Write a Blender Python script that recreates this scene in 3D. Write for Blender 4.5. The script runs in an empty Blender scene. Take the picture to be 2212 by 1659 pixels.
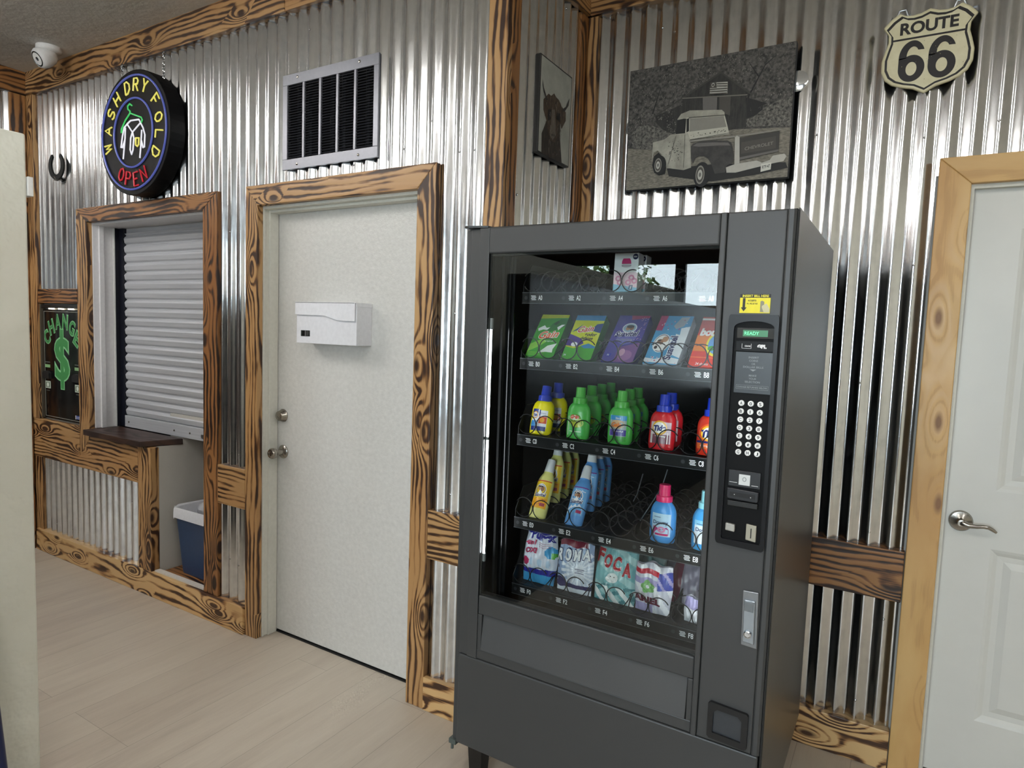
import bpy, math, random
from mathutils import Vector, Matrix
R = math.radians
rnd = random.Random(7)
sc = bpy.context.scene
COL = sc.collection

# ------------------------------------------------------------------ camera
cd = bpy.data.cameras.new('camera'); cam = bpy.data.objects.new('camera', cd); COL.objects.link(cam)
cd.sensor_fit = 'HORIZONTAL'; cd.sensor_width = 36.0; cd.lens = 36.0*1404.47/2212
cd.clip_start = 0.02; cd.clip_end = 200
CH = 1.543
_a, _b, _c = 0.54059813, 0.08160638, 0.03585605
_Rz = Matrix(((math.cos(_a), math.sin(_a), 0), (-math.sin(_a), math.cos(_a), 0), (0, 0, 1)))
_M = Matrix(((1, 0, 0), (0, 0, -1), (0, 1, 0))) @ _Rz
_Rx = Matrix(((1, 0, 0), (0, math.cos(_b), -math.sin(_b)), (0, math.sin(_b), math.cos(_b))))
_Rr = Matrix(((math.cos(_c), -math.sin(_c), 0), (math.sin(_c), math.cos(_c), 0), (0, 0, 1)))
_W = _Rr @ _Rx @ _M
_m = Matrix((_W[0], -_W[1], -_W[2])).transposed()      # columns: camera x, y, z in the world
cam.matrix_world = Matrix.Translation((0, 0, CH)) @ _m.to_4x4()
sc.camera = cam

# ------------------------------------------------------------------ world, exposure
w = bpy.data.worlds.new('World'); sc.world = w; w.use_nodes = True
bg = w.node_tree.nodes['Background']
bg.inputs[0].default_value = (0.80, 0.90, 1.0, 1); bg.inputs[1].default_value = 17.0
sc.view_settings.view_transform = 'Standard'; sc.view_settings.look = 'None'
sc.view_settings.exposure = 0.30; sc.view_settings.gamma = 1.0; sc.view_settings.use_curve_mapping = False
sc.cycles.use_denoising = True
sc.cycles.max_bounces = 8; sc.cycles.diffuse_bounces = 4; sc.cycles.glossy_bounces = 5
sc.cycles.transparent_max_bounces = 12; sc.cycles.sample_clamp_indirect = 6.0
sc.cycles.caustics_reflective = False; sc.cycles.caustics_refractive = False

# the daylight openings of the front wall: (x0, x1, z0, z1); sky portals sit in them
FY = -4.0
WINS = [(-3.62, -3.12, .95, 2.41), (-2.85, -2.30, .95, 2.41), (-2.24, -1.15, .95, 2.41), (-0.9, .9, .95, 2.41)]
for (x0, x1, z0, z1) in WINS:
    ld = bpy.data.lights.new('sky_portal', 'AREA'); ld.shape = 'RECTANGLE'; ld.size = x1-x0; ld.size_y = z1-z0
    ld.cycles.is_portal = True
    lo = bpy.data.objects.new('sky_portal', ld); COL.objects.link(lo)
    lo.location = ((x0+x1)/2, FY-.13, (z0+z1)/2); lo.rotation_euler = (R(90), 0, 0)   # faces +y
PANEL_STRENGTH = 36.0
PANELS = [(-3.35, .30), (-4.35, .35), (-.9, .0), (1.6, .3), (-3.35, -2.1), (-.9, -2.3), (1.6, -2.1)]  # the second, by the left wall, is added to whiten ribs and ceiling

# ------------------------------------------------------------------ material helpers
def srgb(h):
    v = [int(h[i:i+2], 16)/255 for i in (0, 2, 4)]
    return tuple(((c+.055)/1.055)**2.4 if c > .04045 else c/12.92 for c in v)
class NT:
    def __init__(s, name):
        s.m = bpy.data.materials.new(name); s.m.use_nodes = True
        s.t = s.m.node_tree; s.t.nodes.clear()
        s.out = s.n('ShaderNodeOutputMaterial')
    def n(s, ty, **kw):
        nd = s.t.nodes.new(ty)
        for k, v in kw.items():
            if k.startswith('i_'):
                key = k[2:]; key = int(key) if key.isdigit() else key.replace('_', ' ')
                s.put(nd.inputs[key], v)
            else: setattr(nd, k, v)
        return nd
    def put(s, sock, v):
        if isinstance(v, bpy.types.NodeSocket): s.t.links.new(v, sock)
        elif isinstance(v, bpy.types.Node): s.t.links.new(v.outputs[0], sock)
        else: sock.default_value = v
    def math(s, op, a, b=0.0, c=None):
        nd = s.n('ShaderNodeMath', operation=op); s.put(nd.inputs[0], a); s.put(nd.inputs[1], b)
        if c is not None: s.put(nd.inputs[2], c)
        return nd.outputs[0]
    def mix(s, f, a, b, mode='MIX'):
        nd = s.n('ShaderNodeMix', data_type='RGBA', blend_type=mode)
        s.put(nd.inputs[0], f); s.put(nd.inputs[6], a); s.put(nd.inputs[7], b); return nd.outputs[2]
    def ramp(s, f, stops):
        nd = s.n('ShaderNodeValToRGB'); s.put(nd.inputs[0], f); cr = nd.color_ramp
        while len(cr.elements) < len(stops): cr.elements.new(.5)
        for e, (p, c) in zip(cr.elements, stops):
            e.position = p; e.color = (*c, 1) if len(c) == 3 else c
        return nd.outputs[0]
    def rng(s, f, a, b, c, d):
        nd = s.n('ShaderNodeMapRange'); s.put(nd.inputs[0], f)
        for i, v in zip((1, 2, 3, 4), (a, b, c, d)): nd.inputs[i].default_value = v
        return nd.outputs[0]
    def obj(s): return s.n('ShaderNodeTexCoord').outputs['Object']
    def noise(s, vec, scale, detail=2, rough=.5, sx=1, sy=1, sz=1, dist=0):
        mp = s.n('ShaderNodeMapping', i_Scale=(sx, sy, sz)); s.put(mp.inputs[0], vec)
        nd = s.n('ShaderNodeTexNoise'); s.put(nd.inputs['Vector'], mp.outputs[0])
        nd.inputs['Scale'].default_value = scale; nd.inputs['Detail'].default_value = detail
        nd.inputs['Roughness'].default_value = rough; nd.inputs['Distortion'].default_value = dist
        return nd.outputs[0]
    def bsdf(s, **kw):
        nd = s.n('ShaderNodeBsdfPrincipled')
        for k, v in kw.items(): s.put(nd.inputs[k.replace('_', ' ')], v)
        return nd
    def bump(s, h, strength=.3, dist=.01):
        nd = s.n('ShaderNodeBump'); s.put(nd.inputs['Height'], h)
        nd.inputs['Strength'].default_value = strength; nd.inputs['Distance'].default_value = dist
        return nd.outputs[0]
    def end(s, sh):
        s.put(s.out.inputs[0], sh); return s.m

_plain = {}
def P(hexc, rough=.4, metal=0.0, coat=0.0, name=None, spec=.5):
    k = (hexc, rough, metal, coat, spec)
    if k not in _plain:
        t = NT(name or 'paint_'+hexc)
        c = srgb(hexc)
        n = t.noise(t.obj(), 60, 2)
        col = t.mix(t.rng(n, .3, .7, 0, 1), (*[x*.93 for x in c], 1), (*c, 1))
        _plain[k] = t.end(t.bsdf(Base_Color=col, Roughness=rough, Metallic=metal, Coat_Weight=coat, Specular_IOR_Level=spec))
    return _plain[k]

def wood(name, axis, light, mid, dark, freq=20.0, burn=.5, knot=1.0, rings=1.0, edge=.35, bright=1.0):
    t = NT(name)
    oi = t.n('ShaderNodeObjectInfo').outputs['Random']
    sep = t.n('ShaderNodeSeparateXYZ'); t.put(sep.inputs[0], t.obj())
    o = sep.outputs
    l, c, d = {'X': (o[0], o[2], o[1]), 'Z': (o[2], o[0], o[1]), 'Y': (o[1], o[2], o[0])}[axis]
    off = t.math('MULTIPLY', oi, 37.0)
    l2 = t.math('ADD', l, off)
    cc = t.math('ADD', c, t.math('MULTIPLY', d, .75))
    cmb = t.n('ShaderNodeCombineXYZ'); t.put(cmb.inputs[0], l2); t.put(cmb.inputs[1], cc); t.put(cmb.inputs[2], off)
    v = cmb.outputs[0]
    n1 = t.noise(v, 1.0, 2.0, .5, 1.9, 6, 1)
    n1b = t.noise(v, 1.0, 2, .5, 9, 30, 1)
    # knots: voronoi cells, a few of them carrying a knot that pushes the rings aside
    mp = t.n('ShaderNodeMapping', i_Scale=(3.0, 8.0, 1.0)); t.put(mp.inputs[0], v)
    vo = t.n('ShaderNodeTexVoronoi'); t.put(vo.inputs['Vector'], mp.outputs[0]); vo.inputs['Scale'].default_value = 1.0
    vo.voronoi_dimensions = '2D'
    sc3 = t.n('ShaderNodeSeparateColor'); t.put(sc3.inputs[0], vo.outputs['Color'])
    gate = t.math('GREATER_THAN', sc3.outputs[0], .52)
    kd = vo.outputs['Distance']
    bulge = t.math('MULTIPLY', t.math('MULTIPLY', t.math('POWER', 2.718, t.math('MULTIPLY', t.math('MULTIPLY', kd, kd), -14)), gate), 2.6*knot)
    h = t.math('ADD', t.math('MULTIPLY', cc, freq), t.math('ADD', t.math('MULTIPLY', n1, 3.4), bulge))
    h = t.math('ADD', h, t.math('MULTIPLY', n1b, .35))
    s1 = t.math('ADD', t.math('MULTIPLY', t.math('SINE', t.math('MULTIPLY', h, 6.2832)), .5), .5)
    nb = t.noise(v, 1.0, 3, .6, 3.5, 9, 3)
    # rings and scorch together drive the tone
    fine = t.noise(v, 1.0, 3, .65, 9, 240, 1)
    amp = t.rng(t.noise(v, 1.0, 2, .5, 2.3, 13, 1), .32, .52, .45, 1.0)
    s1 = t.math('SUBTRACT', 1.0, t.math('MULTIPLY', t.math('SUBTRACT', 1.0, s1), amp))
    tone = t.math('SUBTRACT', s1, t.math('MULTIPLY', t.rng(nb, .46, .72, 0, 1), burn))
    tone = t.math('ADD', tone, t.rng(fine, .3, .7, -.16, .16))
    base = t.ramp(tone, [(0.0, dark), (edge*.5, tuple(a*.6+b*.4 for a, b in zip(dark, mid))), (edge, mid), (min(.98, edge+.3), light)])
    flat = t.ramp(t.rng(nb, .35, .7, 0, 1), [(0, light), (1, mid)])
    col = t.mix(rings, flat, base)
    hue = t.noise(v, 1.0, 2, .5, 1.3, 5, 1)
    col = t.mix(t.rng(hue, .35, .65, 0, .55), col, t.mix(1.0, col, (.78, .62, .48, 1), 'MULTIPLY'))
    kc = t.math('MULTIPLY', t.rng(kd, .05, .13, 1, 0), gate)
    col = t.mix(t.math('MULTIPLY', kc, min(1, .85*knot)), col, (*dark, 1))
    col = t.mix(1.0, col, (bright, bright, bright, 1), 'MULTIPLY')
    return t.end(t.bsdf(Base_Color=col, Roughness=t.rng(s1, 0, 1, .5, .38), Normal=t.bump(s1, .25, .0015)))

WL, WM, WD = (.44, .265, .115), (.20, .095, .030), (.035, .014, .006)
W = {}
for ax in 'XYZ':
    W['burnt'+ax] = wood('burnt_pine_'+ax, ax, WL, WM, WD, 38, .75, 1.2, 1.0, .22)
    W['dark'+ax] = wood('dark_burnt_pine_'+ax, ax, (.30, .145, .05), (.15, .062, .02), (.018, .007, .003), 40, .8, 1.0, 1.0, .26)
    W['pale'+ax] = wood('pale_burnt_pine_'+ax, ax, (.62, .42, .2), (.36, .19, .07), (.05, .02, .008), 20, .6, 1.3, 1.0, .2)
    W['honey'+ax] = wood('honey_pine_'+ax, ax, (.62, .41, .17), (.54, .33, .12), (.13, .045, .015), 10, .1, .9, .16, .15)
W['counter'] = wood('stained_counter', 'X', (.045, .02, .013), (.03, .013, .009), (.012, .005, .004), 10, .3, .3, .8, .4)

def mat_metal():
    t = NT('galvanised_sheet'); v = t.obj()
    streak = t.noise(v, 1.0, 3, .55, 34, 34, 2.2)
    spang = t.noise(v, 1.0, 3, .6, 26, 26, 20)
    mixv = t.math('ADD', t.math('MULTIPLY', streak, .6), t.math('MULTIPLY', spang, .4))
    col = t.ramp(mixv, [(.30, (.56, .57, .58)), (.5, (.76, .77, .78)), (.72, (.88, .89, .90))])
    rough = t.rng(mixv, .35, .65, .23, .12)
    dent = t.noise(v, 1.0, 1.5, .45, 10, 10, 1.5)
    dent2 = t.noise(v, 1.0, 2, .5, 38, 38, 9)
    h = t.math('ADD', dent, t.math('MULTIPLY', dent2, .045))
    return t.end(t.bsdf(Base_Color=col, Metallic=1.0, Roughness=rough, Normal=t.bump(h, .16, .010)))
METAL = mat_metal()
def mat_rough(name, col, scale=30, strength=.4, dist=.004, rough=.7, var=.06, scale2=None):
    t = NT(name); v = t.obj()
    n = t.noise(v, scale, 4, .6); n2 = t.noise(v, scale2 or scale*.2, 3, .5)
    cc = t.mix(n2, (*[x*(1-var) for x in col], 1), (*[min(1, x*(1+var)) for x in col], 1))
    return t.end(t.bsdf(Base_Color=cc, Roughness=rough, Normal=t.bump(n, strength, dist)))
PLASTER = mat_rough('trowelled_plaster', (.68, .68, .60), 7, .6, .03, .75, .05)
CEIL = mat_rough('knockdown_ceiling', (.67, .655, .63), 14, .55, .012, .85, .12)
DRYWALL = mat_rough('gallery_drywall', (.50, .49, .46), 60, .25, .002, .8)
DOORW = mat_rough('door_white_stipple', (.575, .568, .54), 75, .5, .003, .38, .13, 55)
DOOR2 = mat_rough('door_white_grain', (.60, .60, .565), 90, .12, .0008, .4, .02)
JAMB = P('d3d2c8', .45); JAMBW = P('dddde0', .5)
def mat_floor():
    t = NT('wood_look_tile'); v = t.obj()
    sep = t.n('ShaderNodeSeparateXYZ'); t.put(sep.inputs[0], v)
    cmb = t.n('ShaderNodeCombineXYZ'); t.put(cmb.inputs[0], sep.outputs[1]); t.put(cmb.inputs[1], t.math('ADD', sep.outputs[0], .10-.04))
    br = t.n('ShaderNodeTexBrick'); t.put(br.inputs['Vector'], cmb.outputs[0])
    br.offset = .37; br.offset_frequency = 3; br.squash = 1
    for k, x in (('Scale', 1.0), ('Mortar Size', .0013), ('Mortar Smooth', .6), ('Brick Width', 1.22), ('Row Height', .186), ('Bias', 0)): br.inputs[k].default_value = x
    br.inputs['Color1'].default_value = (0, 0, 0, 1); br.inputs['Color2'].default_value = (1, 1, 1, 1); br.inputs['Mortar'].default_value = (.5, .5, .5, 1)
    n1 = t.noise(v, 1.0, 4, .6, 14, 1.6, 1); n2 = t.noise(v, 1.0, 2, .5, 1.2, .9, 1); n3 = t.noise(v, 1.0, 3, .7, 90, 10, 1)
    f = t.math('ADD', t.math('MULTIPLY', n1, .55), t.math('MULTIPLY', br.outputs[0], .12))
    f = t.math('ADD', f, t.math('MULTIPLY', n2, .25)); f = t.math('ADD', f, t.math('MULTIPLY', n3, .15))
    col = t.ramp(f, [(.3, (.36, .30, .25)), (.52, (.46, .405, .335)), (.75, (.54, .485, .405))])
    col = t.mix(t.math('MULTIPLY', br.outputs[1], .6), col, (.17, .14, .115, 1))
    hh = t.math('SUBTRACT', t.math('MULTIPLY', n3, .3), br.outputs[1])
    return t.end(t.bsdf(Base_Color=col, Roughness=t.rng(n1, .3, .7, .42, .55), Normal=t.bump(hh, .25, .001)))
FLOOR = mat_floor()
MGREY = mat_rough('machine_grey_paint', (.041, .0425, .0435), 350, .15, .0006, .42, .05, 6)
MSIDE = mat_rough('machine_side_paint', (.038, .038, .035), 200, .08, .0005, .30, .04, 6)
BLACK = P('0b0b0c', .35); DBLACK = P('060607', .6); GLOSSK = P('08080a', .12); RUB = P('101010', .7)
CHROME = P('c8c8c8', .12, 1.0); NICKEL = P('a9a49c', .22, 1.0); STEEL = P('b4b8bd', .3, 1.0)
WHITE = P('e8e8e8', .45); OFFW = P('dcdcd4', .4)
def mat_glass():
    t = NT('clear_glass'); lw = t.n('ShaderNodeFresnel'); lw.inputs[0].default_value = 1.5
    tr = t.n('ShaderNodeBsdfTransparent'); tr.inputs[0].default_value = (.93, .95, .94, 1)
    gl = t.n('ShaderNodeBsdfGlossy'); gl.inputs['Roughness'].default_value = 0.0
    mx = t.n('ShaderNodeMixShader'); t.put(mx.inputs[0], t.math('MULTIPLY', lw.outputs[0], .75)); t.put(mx.inputs[1], tr.outputs[0]); t.put(mx.inputs[2], gl.outputs[0])
    return t.end(mx.outputs[0])
GLASS = mat_glass()
def emis(name, hexc, s, base='000000'):
    t = NT(name); return t.end(t.bsdf(Base_Color=(*srgb(base), 1), Emission_Color=(*srgb(hexc), 1), Emission_Strength=s, Roughness=.3))

# ------------------------------------------------------------------ mesh helpers
class MB:
    def __init__(s): s.v = []; s.f = []; s.i = []
    def add(s, vs, fs, mi=0):
        b = len(s.v); s.v += [tuple(p) for p in vs]
        for f in fs: s.f.append(tuple(b+k for k in f)); s.i.append(mi)
        return s
    def box(s, x0, x1, y0, y1, z0, z1, mi=0):
        return s.add([(x, y, z) for x in (x0, x1) for y in (y0, y1) for z in (z0, z1)],
                     [(0, 1, 3, 2), (4, 6, 7, 5), (0, 4, 5, 1), (2, 3, 7, 6), (0, 2, 6, 4), (1, 5, 7, 3)], mi)
    def prism(s, poly, d0, d1, fn, mi=0):
        """poly in 2D, extruded between depths d0, d1; fn(u, v, d) -> 3D"""
        n = len(poly)
        vs = [fn(u, v, d0) for u, v in poly] + [fn(u, v, d1) for u, v in poly]
        fs = [tuple(range(n)), tuple(range(2*n-1, n-1, -1))] + [(k, n+k, n+(k+1) % n, (k+1) % n) for k in range(n)]
        return s.add(vs, fs, mi)
    def tube(s, pts, r, n=8, mi=0, closed=False, cap=True):
        pts = [Vector(p) for p in pts]; m = len(pts); rings = []
        prev = None
        for k in range(m):
            a = pts[(k-1) % m] if (k or closed) else pts[k]; b = pts[(k+1) % m] if (k < m-1 or closed) else pts[k]
            tdir = (b-a).normalized()
            if prev is None:
                up = Vector((0, 0, 1)) if abs(tdir.z) < .9 else Vector((1, 0, 0))
                u = tdir.cross(up).normalized()
            else: u = (prev - tdir*prev.dot(tdir)).normalized()
            prev = u; v = tdir.cross(u)
            rr = r[k] if isinstance(r, (list, tuple)) else r
            rings.append([pts[k] + (u*math.cos(6.28318*j/n) + v*math.sin(6.28318*j/n))*rr for j in range(n)])
        vs = [p for q in rings for p in q]; fs = []
        for k in range(m if closed else m-1):
            for j in range(n):
                a = k*n+j; b = k*n+(j+1) % n; c = ((k+1) % m)*n
                fs.append((a, b, c+(j+1) % n, c+j))
        if cap and not closed: fs += [tuple(range(n-1, -1, -1)), tuple((m-1)*n+j for j in range(n))]
        return s.add(vs, fs, mi)
    def lathe(s, prof, n=24, o=(0, 0, 0), axis='Z', sy=1.0, mi=0, scale=(1, 1)):
        vs = []; fs = []; m = len(prof)
        for r, z in prof:
            for j in range(n):
                a = 6.283185*j/n; x, y = r*math.cos(a), r*math.sin(a)*sy
                p = {'Z': (x, y, z), 'Y': (x, z, y), 'X': (z, x, y)}[axis]
                vs.append((o[0]+p[0], o[1]+p[1], o[2]+p[2]))
        for k in range(m-1):
            for j in range(n): fs.append((k*n+j, k*n+(j+1) % n, (k+1)*n+(j+1) % n, (k+1)*n+j))
        fs.append(tuple(range(n-1, -1, -1))); fs.append(tuple((m-1)*n+j for j in range(n)))
        return s.add(vs, fs, mi)
    def flat(s, poly, fn, mi=0):
        return s.add([fn(u, v) for u, v in poly], [tuple(range(len(poly)))], mi)
    def patch(s, u0, u1, v0, v1, fn, mi=0, nu=8, nv=2):
        vs = [fn(u0+(u1-u0)*i/nu, v0+(v1-v0)*j/nv) for j in range(nv+1) for i in range(nu+1)]
        fs = [(j*(nu+1)+i, j*(nu+1)+i+1, (j+1)*(nu+1)+i+1, (j+1)*(nu+1)+i) for j in range(nv) for i in range(nu)]
        return s.add(vs, fs, mi)
    def disc(s, cu, cv, ru, rv, fn, mi=0, n=20, hole=0):
        vs = [fn(cu, cv)] if not hole else []
        vs += [fn(cu+ru*math.cos(6.28318*k/n), cv+rv*math.sin(6.28318*k/n)) for k in range(n)]
        if hole:
            vs += [fn(cu+hole*ru*math.cos(6.28318*k/n), cv+hole*rv*math.sin(6.28318*k/n)) for k in range(n)]
            return s.add(vs, [(k, (k+1) % n, n+(k+1) % n, n+k) for k in range(n)], mi)
        return s.add(vs, [(0, 1+k, 1+(k+1) % n) for k in range(n)], mi)
    def text(s, st, fn, u0, u1, v0, v1, mi=0, bold=.0, slant=0, rise=0, arc=0):
        vs, fs = textmesh(st, bold)
        out = []
        for x, y in vs:
            u = u0+(u1-u0)*x + slant*(y-.5)*(v1-v0); v = v0+(v1-v0)*y + rise*(x-.5) - arc*(2*x-1)**2
            out.append(fn(u, v))
        return s.add(out, fs, mi)
_tm = {}
def textmesh(st, bold):
    k = (st, bold)
    if k not in _tm:
        cu = bpy.data.curves.new('t', 'FONT'); cu.body = st; cu.size = 1; cu.offset = bold; cu.resolution_u = 4
        o = bpy.data.objects.new('t', cu); COL.objects.link(o)
        dg = bpy.context.evaluated_depsgraph_get(); me = bpy.data.meshes.new_from_object(o.evaluated_get(dg))
        vs = [(p.co.x, p.co.y) for p in me.vertices]; fs = [tuple(q.vertices) for q in me.polygons]
        bpy.data.objects.remove(o); bpy.data.curves.remove(cu); bpy.data.meshes.remove(me)
        ax = [p[0] for p in vs]; ay = [p[1] for p in vs]; w_, h_ = max(ax)-min(ax), max(ay)-min(ay)
        _tm[k] = ([((x-min(ax))/w_, (y-min(ay))/h_) for x, y in vs], fs)
    return _tm[k]

ORG = {}
def obj(name, mb, mats, parent=None, bevel=0, smooth=False, origin=None, seg=2):
    me = bpy.data.meshes.new(name)
    xs = [[p[k] for p in mb.v] for k in range(3)]
    o0 = Vector(origin) if origin is not None else Vector([(min(a)+max(a))/2 for a in xs])
    me.from_pydata([tuple(Vector(p)-o0) for p in mb.v], [], mb.f)
    if not isinstance(mats, (list, tuple)): mats = [mats]
    for m in mats: me.materials.append(m)
    me.polygons.foreach_set('material_index', mb.i)
    if smooth: me.polygons.foreach_set('use_smooth', [True]*len(mb.f))
    me.update()
    o = bpy.data.objects.new(name, me); COL.objects.link(o); ORG[o.name] = o0
    if smooth:
        md = o.modifiers.new('wn', 'EDGE_SPLIT'); md.split_angle = R(40)
    if bevel:
        md = o.modifiers.new('bevel', 'BEVEL'); md.width = bevel; md.segments = seg; md.limit_method = 'ANGLE'
    if parent is not None:
        o.parent = parent; o.location = o0 - ORG[parent.name]
    else: o.location = o0
    return o
def thing(name, label, cat, loc=(0, 0, 0), group=None):
    o = bpy.data.objects.new(name, None); COL.objects.link(o); o.location = loc; o.empty_display_size = .05
    ORG[o.name] = Vector(loc); o['label'] = label; o['category'] = cat
    if group: o['group'] = group
    return o
def tag(o, label, cat, group=None):
    o['label'] = label; o['category'] = cat
    if group: o['group'] = group
    return o
def struct(name, mb, mats, parent=None, **kw):
    o = obj(name, mb, mats, parent, **kw)
    if parent is None: o['kind'] = 'structure'
    return o
def dup(root, loc, label, group=None, rot=None):
    r = root.copy(); COL.objects.link(r); r.location = loc; r['label'] = label
    if group: r['group'] = group
    if rot is not None: r.rotation_euler = rot
    for ch in list(root.children):
        c = ch.copy(); COL.objects.link(c); c.parent = r
        for g in list(ch.children):
            d = g.copy(); COL.objects.link(d); d.parent = c
    return r
XZ = lambda y: (lambda u, v, d=None: (u, y if d is None else d, v))     # a plane facing -y
FX = lambda u, v, d: (u, d, v)
FYZ = lambda u, v, d: (d, u, v)

# ================================================================== THE SETTING
HC = 3.04
XL = -4.85                                   # left wall face
YA, YC, XB = 2.04, 2.69, -1.30               # solid faces behind the sheets
struct('floor', MB().box(XL-.1, 3.6, FY-.1, 2.82, -.12, 0), FLOOR, origin=(0, 0, 0))
struct('ceiling', MB().box(XL-.1, 3.6, FY-.1, 2.82, HC, HC+.12), CEIL, origin=(0, 0, 0))
# wall with the service window and the first door: boxes round the openings
m = MB()
T = .14
m.box(XL, -4.13, YA, YA+T, 0, HC); m.box(-4.13, -3.02, YA, YA+T, 2.085, HC); m.box(-4.13, -3.48, YA, YA+T, 0, .835)
m.box(-3.02, -2.625, YA, YA+T, 0, HC); m.box(-2.625, -1.62, YA, YA+T, 2.095, HC); m.box(-1.62, -1.34, YA, YA+T, 0, HC)
m.box(-3.48, -3.02, YA, YA+T, 0, .118)
wallA = struct('wall_back', m, DRYWALL)
wallB = struct('wall_return', MB().box(-1.34, XB, YA, YC+.1, 0, HC), DRYWALL)
m = MB(); m.box(XB, .165, YC, YC+.1, 0, HC); m.box(.165, 1.05, YC, YC+.1, 2.085, HC); m.box(1.05, 3.6, YC, YC+.1, 0, HC)
wallC = struct('wall_recess', m, DRYWALL)
wallL = struct('wall_left', MB().box(XL-.1, XL, FY, YA+T, 0, HC), P('3b2b1e', .6))
struct('wall_right', MB().box(3.5, 3.6, FY, YC+.1, 0, HC), PLASTER)
m = MB(); xs = [XL-.1] + [q for a in WINS for q in a[:2]] + [3.6]
for k in range(0, len(xs), 2): m.box(xs[k], xs[k+1], FY-.12, FY, 0, HC)
for a in WINS: m.box(a[0], a[1], FY-.12, FY, 0, a[2]); m.box(a[0], a[1], FY-.12, FY, a[3], HC)
struct('wall_front', m, P('3a2a1c', .6))
for k, a in enumerate(WINS):
    f = MB(); fw = .03
    f.box(a[0], a[0]+fw, FY-.09, FY-.03, a[2], a[3]); f.box(a[1]-fw, a[1], FY-.09, FY-.03, a[2], a[3])
    f.box(a[0]+fw, a[1]-fw, FY-.09, FY-.03, a[2], a[2]+fw); f.box(a[0]+fw, a[1]-fw, FY-.09, FY-.03, a[3]-fw, a[3])
    wf = struct('window_%d' % (k+1), f, P('17181a', .4))
    obj('window_pane', MB().box(a[0]+fw, a[1]-fw, FY-.062, FY-.058, a[2]+fw, a[3]-fw), GLASS, wf)
struct('wall_partition', MB().box(-2.44, -2.305, FY, .952, 0, 2.08), PLASTER, bevel=.006)
struct('dark_reflection_block', MB().box(-3.0, -2.441, -3.4, .45, 0, 1.75), P('23262c', .5), bevel=.006)  # unseen dark block, added to darken what the wall ribs reflect
struct('dryer_bank_block', MB().box(-1.93, -1.78, FY, .30, 0, 1.86), MSIDE, bevel=.006)  # stands for a mirrored dryer bank; lengthened to darken the glass reflections
# the little closet behind the lower opening, where the bin stands
m = MB(); m.box(-3.60, -3.48, YA+T, 2.9, 0, .90); m.box(-3.60, -2.9, 2.9, 3.0, 0, .98); m.box(-3.02, -2.9, YA+T, 2.9, 0, .98)
struct('wall_closet', m, DRYWALL)
m = MB(); m.box(-4.95, -1.2, 3.0, 3.1, 0, 3.16); m.box(-4.95, -4.85, YA+T, 3.0, 0, 3.16); m.box(-3.60, -2.9, YA+T, 3.0, .98, 1.0); m.box(-4.95, -1.2, 2.82, 3.0, HC, 3.16); m.box(-4.95, -1.2, 2.82, 3.0, -.12, 0); m.box(-1.34, -1.2, YC+.1, 3.0, 0, HC)
struct('wall_rear', m, DRYWALL)
struct('dark_door_backing', MB().box(.1, 1.2, 2.80, 2.86, 0, 2.3), P('2a2a28', .8))  # unseen dark slab, added so the gap under the right door stays black
struct('trim_1', MB().box(-3.48, -3.02, YA, 2.9, .10, .128), W['darkX'])
struct('trim_2', MB().box(-3.47, -3.03, 2.005, 2.035, .1415, .150), P('cfcac2', .5))
# ---- corrugated cladding
PITCH = .0677
def corr(mb, a0, a1, z0, z1, base, axis, sgn, amp=.0085, phase=0.0):
    n = max(4, int((a1-a0)/PITCH*20)); vs = []; fs = []
    for k in range(n+1):
        a = a0+(a1-a0)*k/n; s_ = math.sin(6.283185*(a+phase)/PITCH)
        d = base + sgn*amp*math.asin(.86*s_)/1.0353
        for z in (z0, z1): vs.append((a, d, z) if axis == 'X' else (d, a, z))
    for k in range(n): fs.append((2*k, 2*k+2, 2*k+3, 2*k+1) if (sgn < 0) == (axis == 'X') else (2*k, 2*k+1, 2*k+3, 2*k+2))
    mb.add(vs, fs)
YS = 2.024
def sheet(parent, args):
    m = MB(); corr(m, *args); o = obj('corrugated_sheet', m, METAL, parent, smooth=True); o.modifiers.clear(); return o
for (a0, a1, z0, z1) in [(-4.76, -4.20, 1.66, 2.13), (-4.76, -4.05, 2.13, 2.93), (-4.05, -3.40, 2.13, 2.93), (-3.40, -2.90, 2.13, 2.93), (-2.93, -2.66, .10, 2.93), (-2.66, -1.98, 2.13, 2.93),
                         (-1.98, -1.60, 2.13, 2.93), (-1.60, -1.33, .10, 2.93), (-4.76, -3.59, .10, .66)]:
    sheet(wallA, (a0, a1, z0, z1, YS, 'X', -1))
sheet(wallL, (1.1, 1.93, .1, 2.93, XL+.014, 'Y', 1))
sheet(wallB, (2.06, 2.62, .3, 2.93, XB+.010, 'Y', 1, .0080, .02))
for (a0, a1, z0, z1) in [(-1.29, -.62, .1, 2.93), (-.62, .048, .1, 2.93), (.048, .72, 2.12, 2.93), (.72, 1.4, 2.12, 2.93)]:
    sheet(wallC, (a0, a1, z0, z1, 2.674, 'X', -1, .0080, .012))
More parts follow.
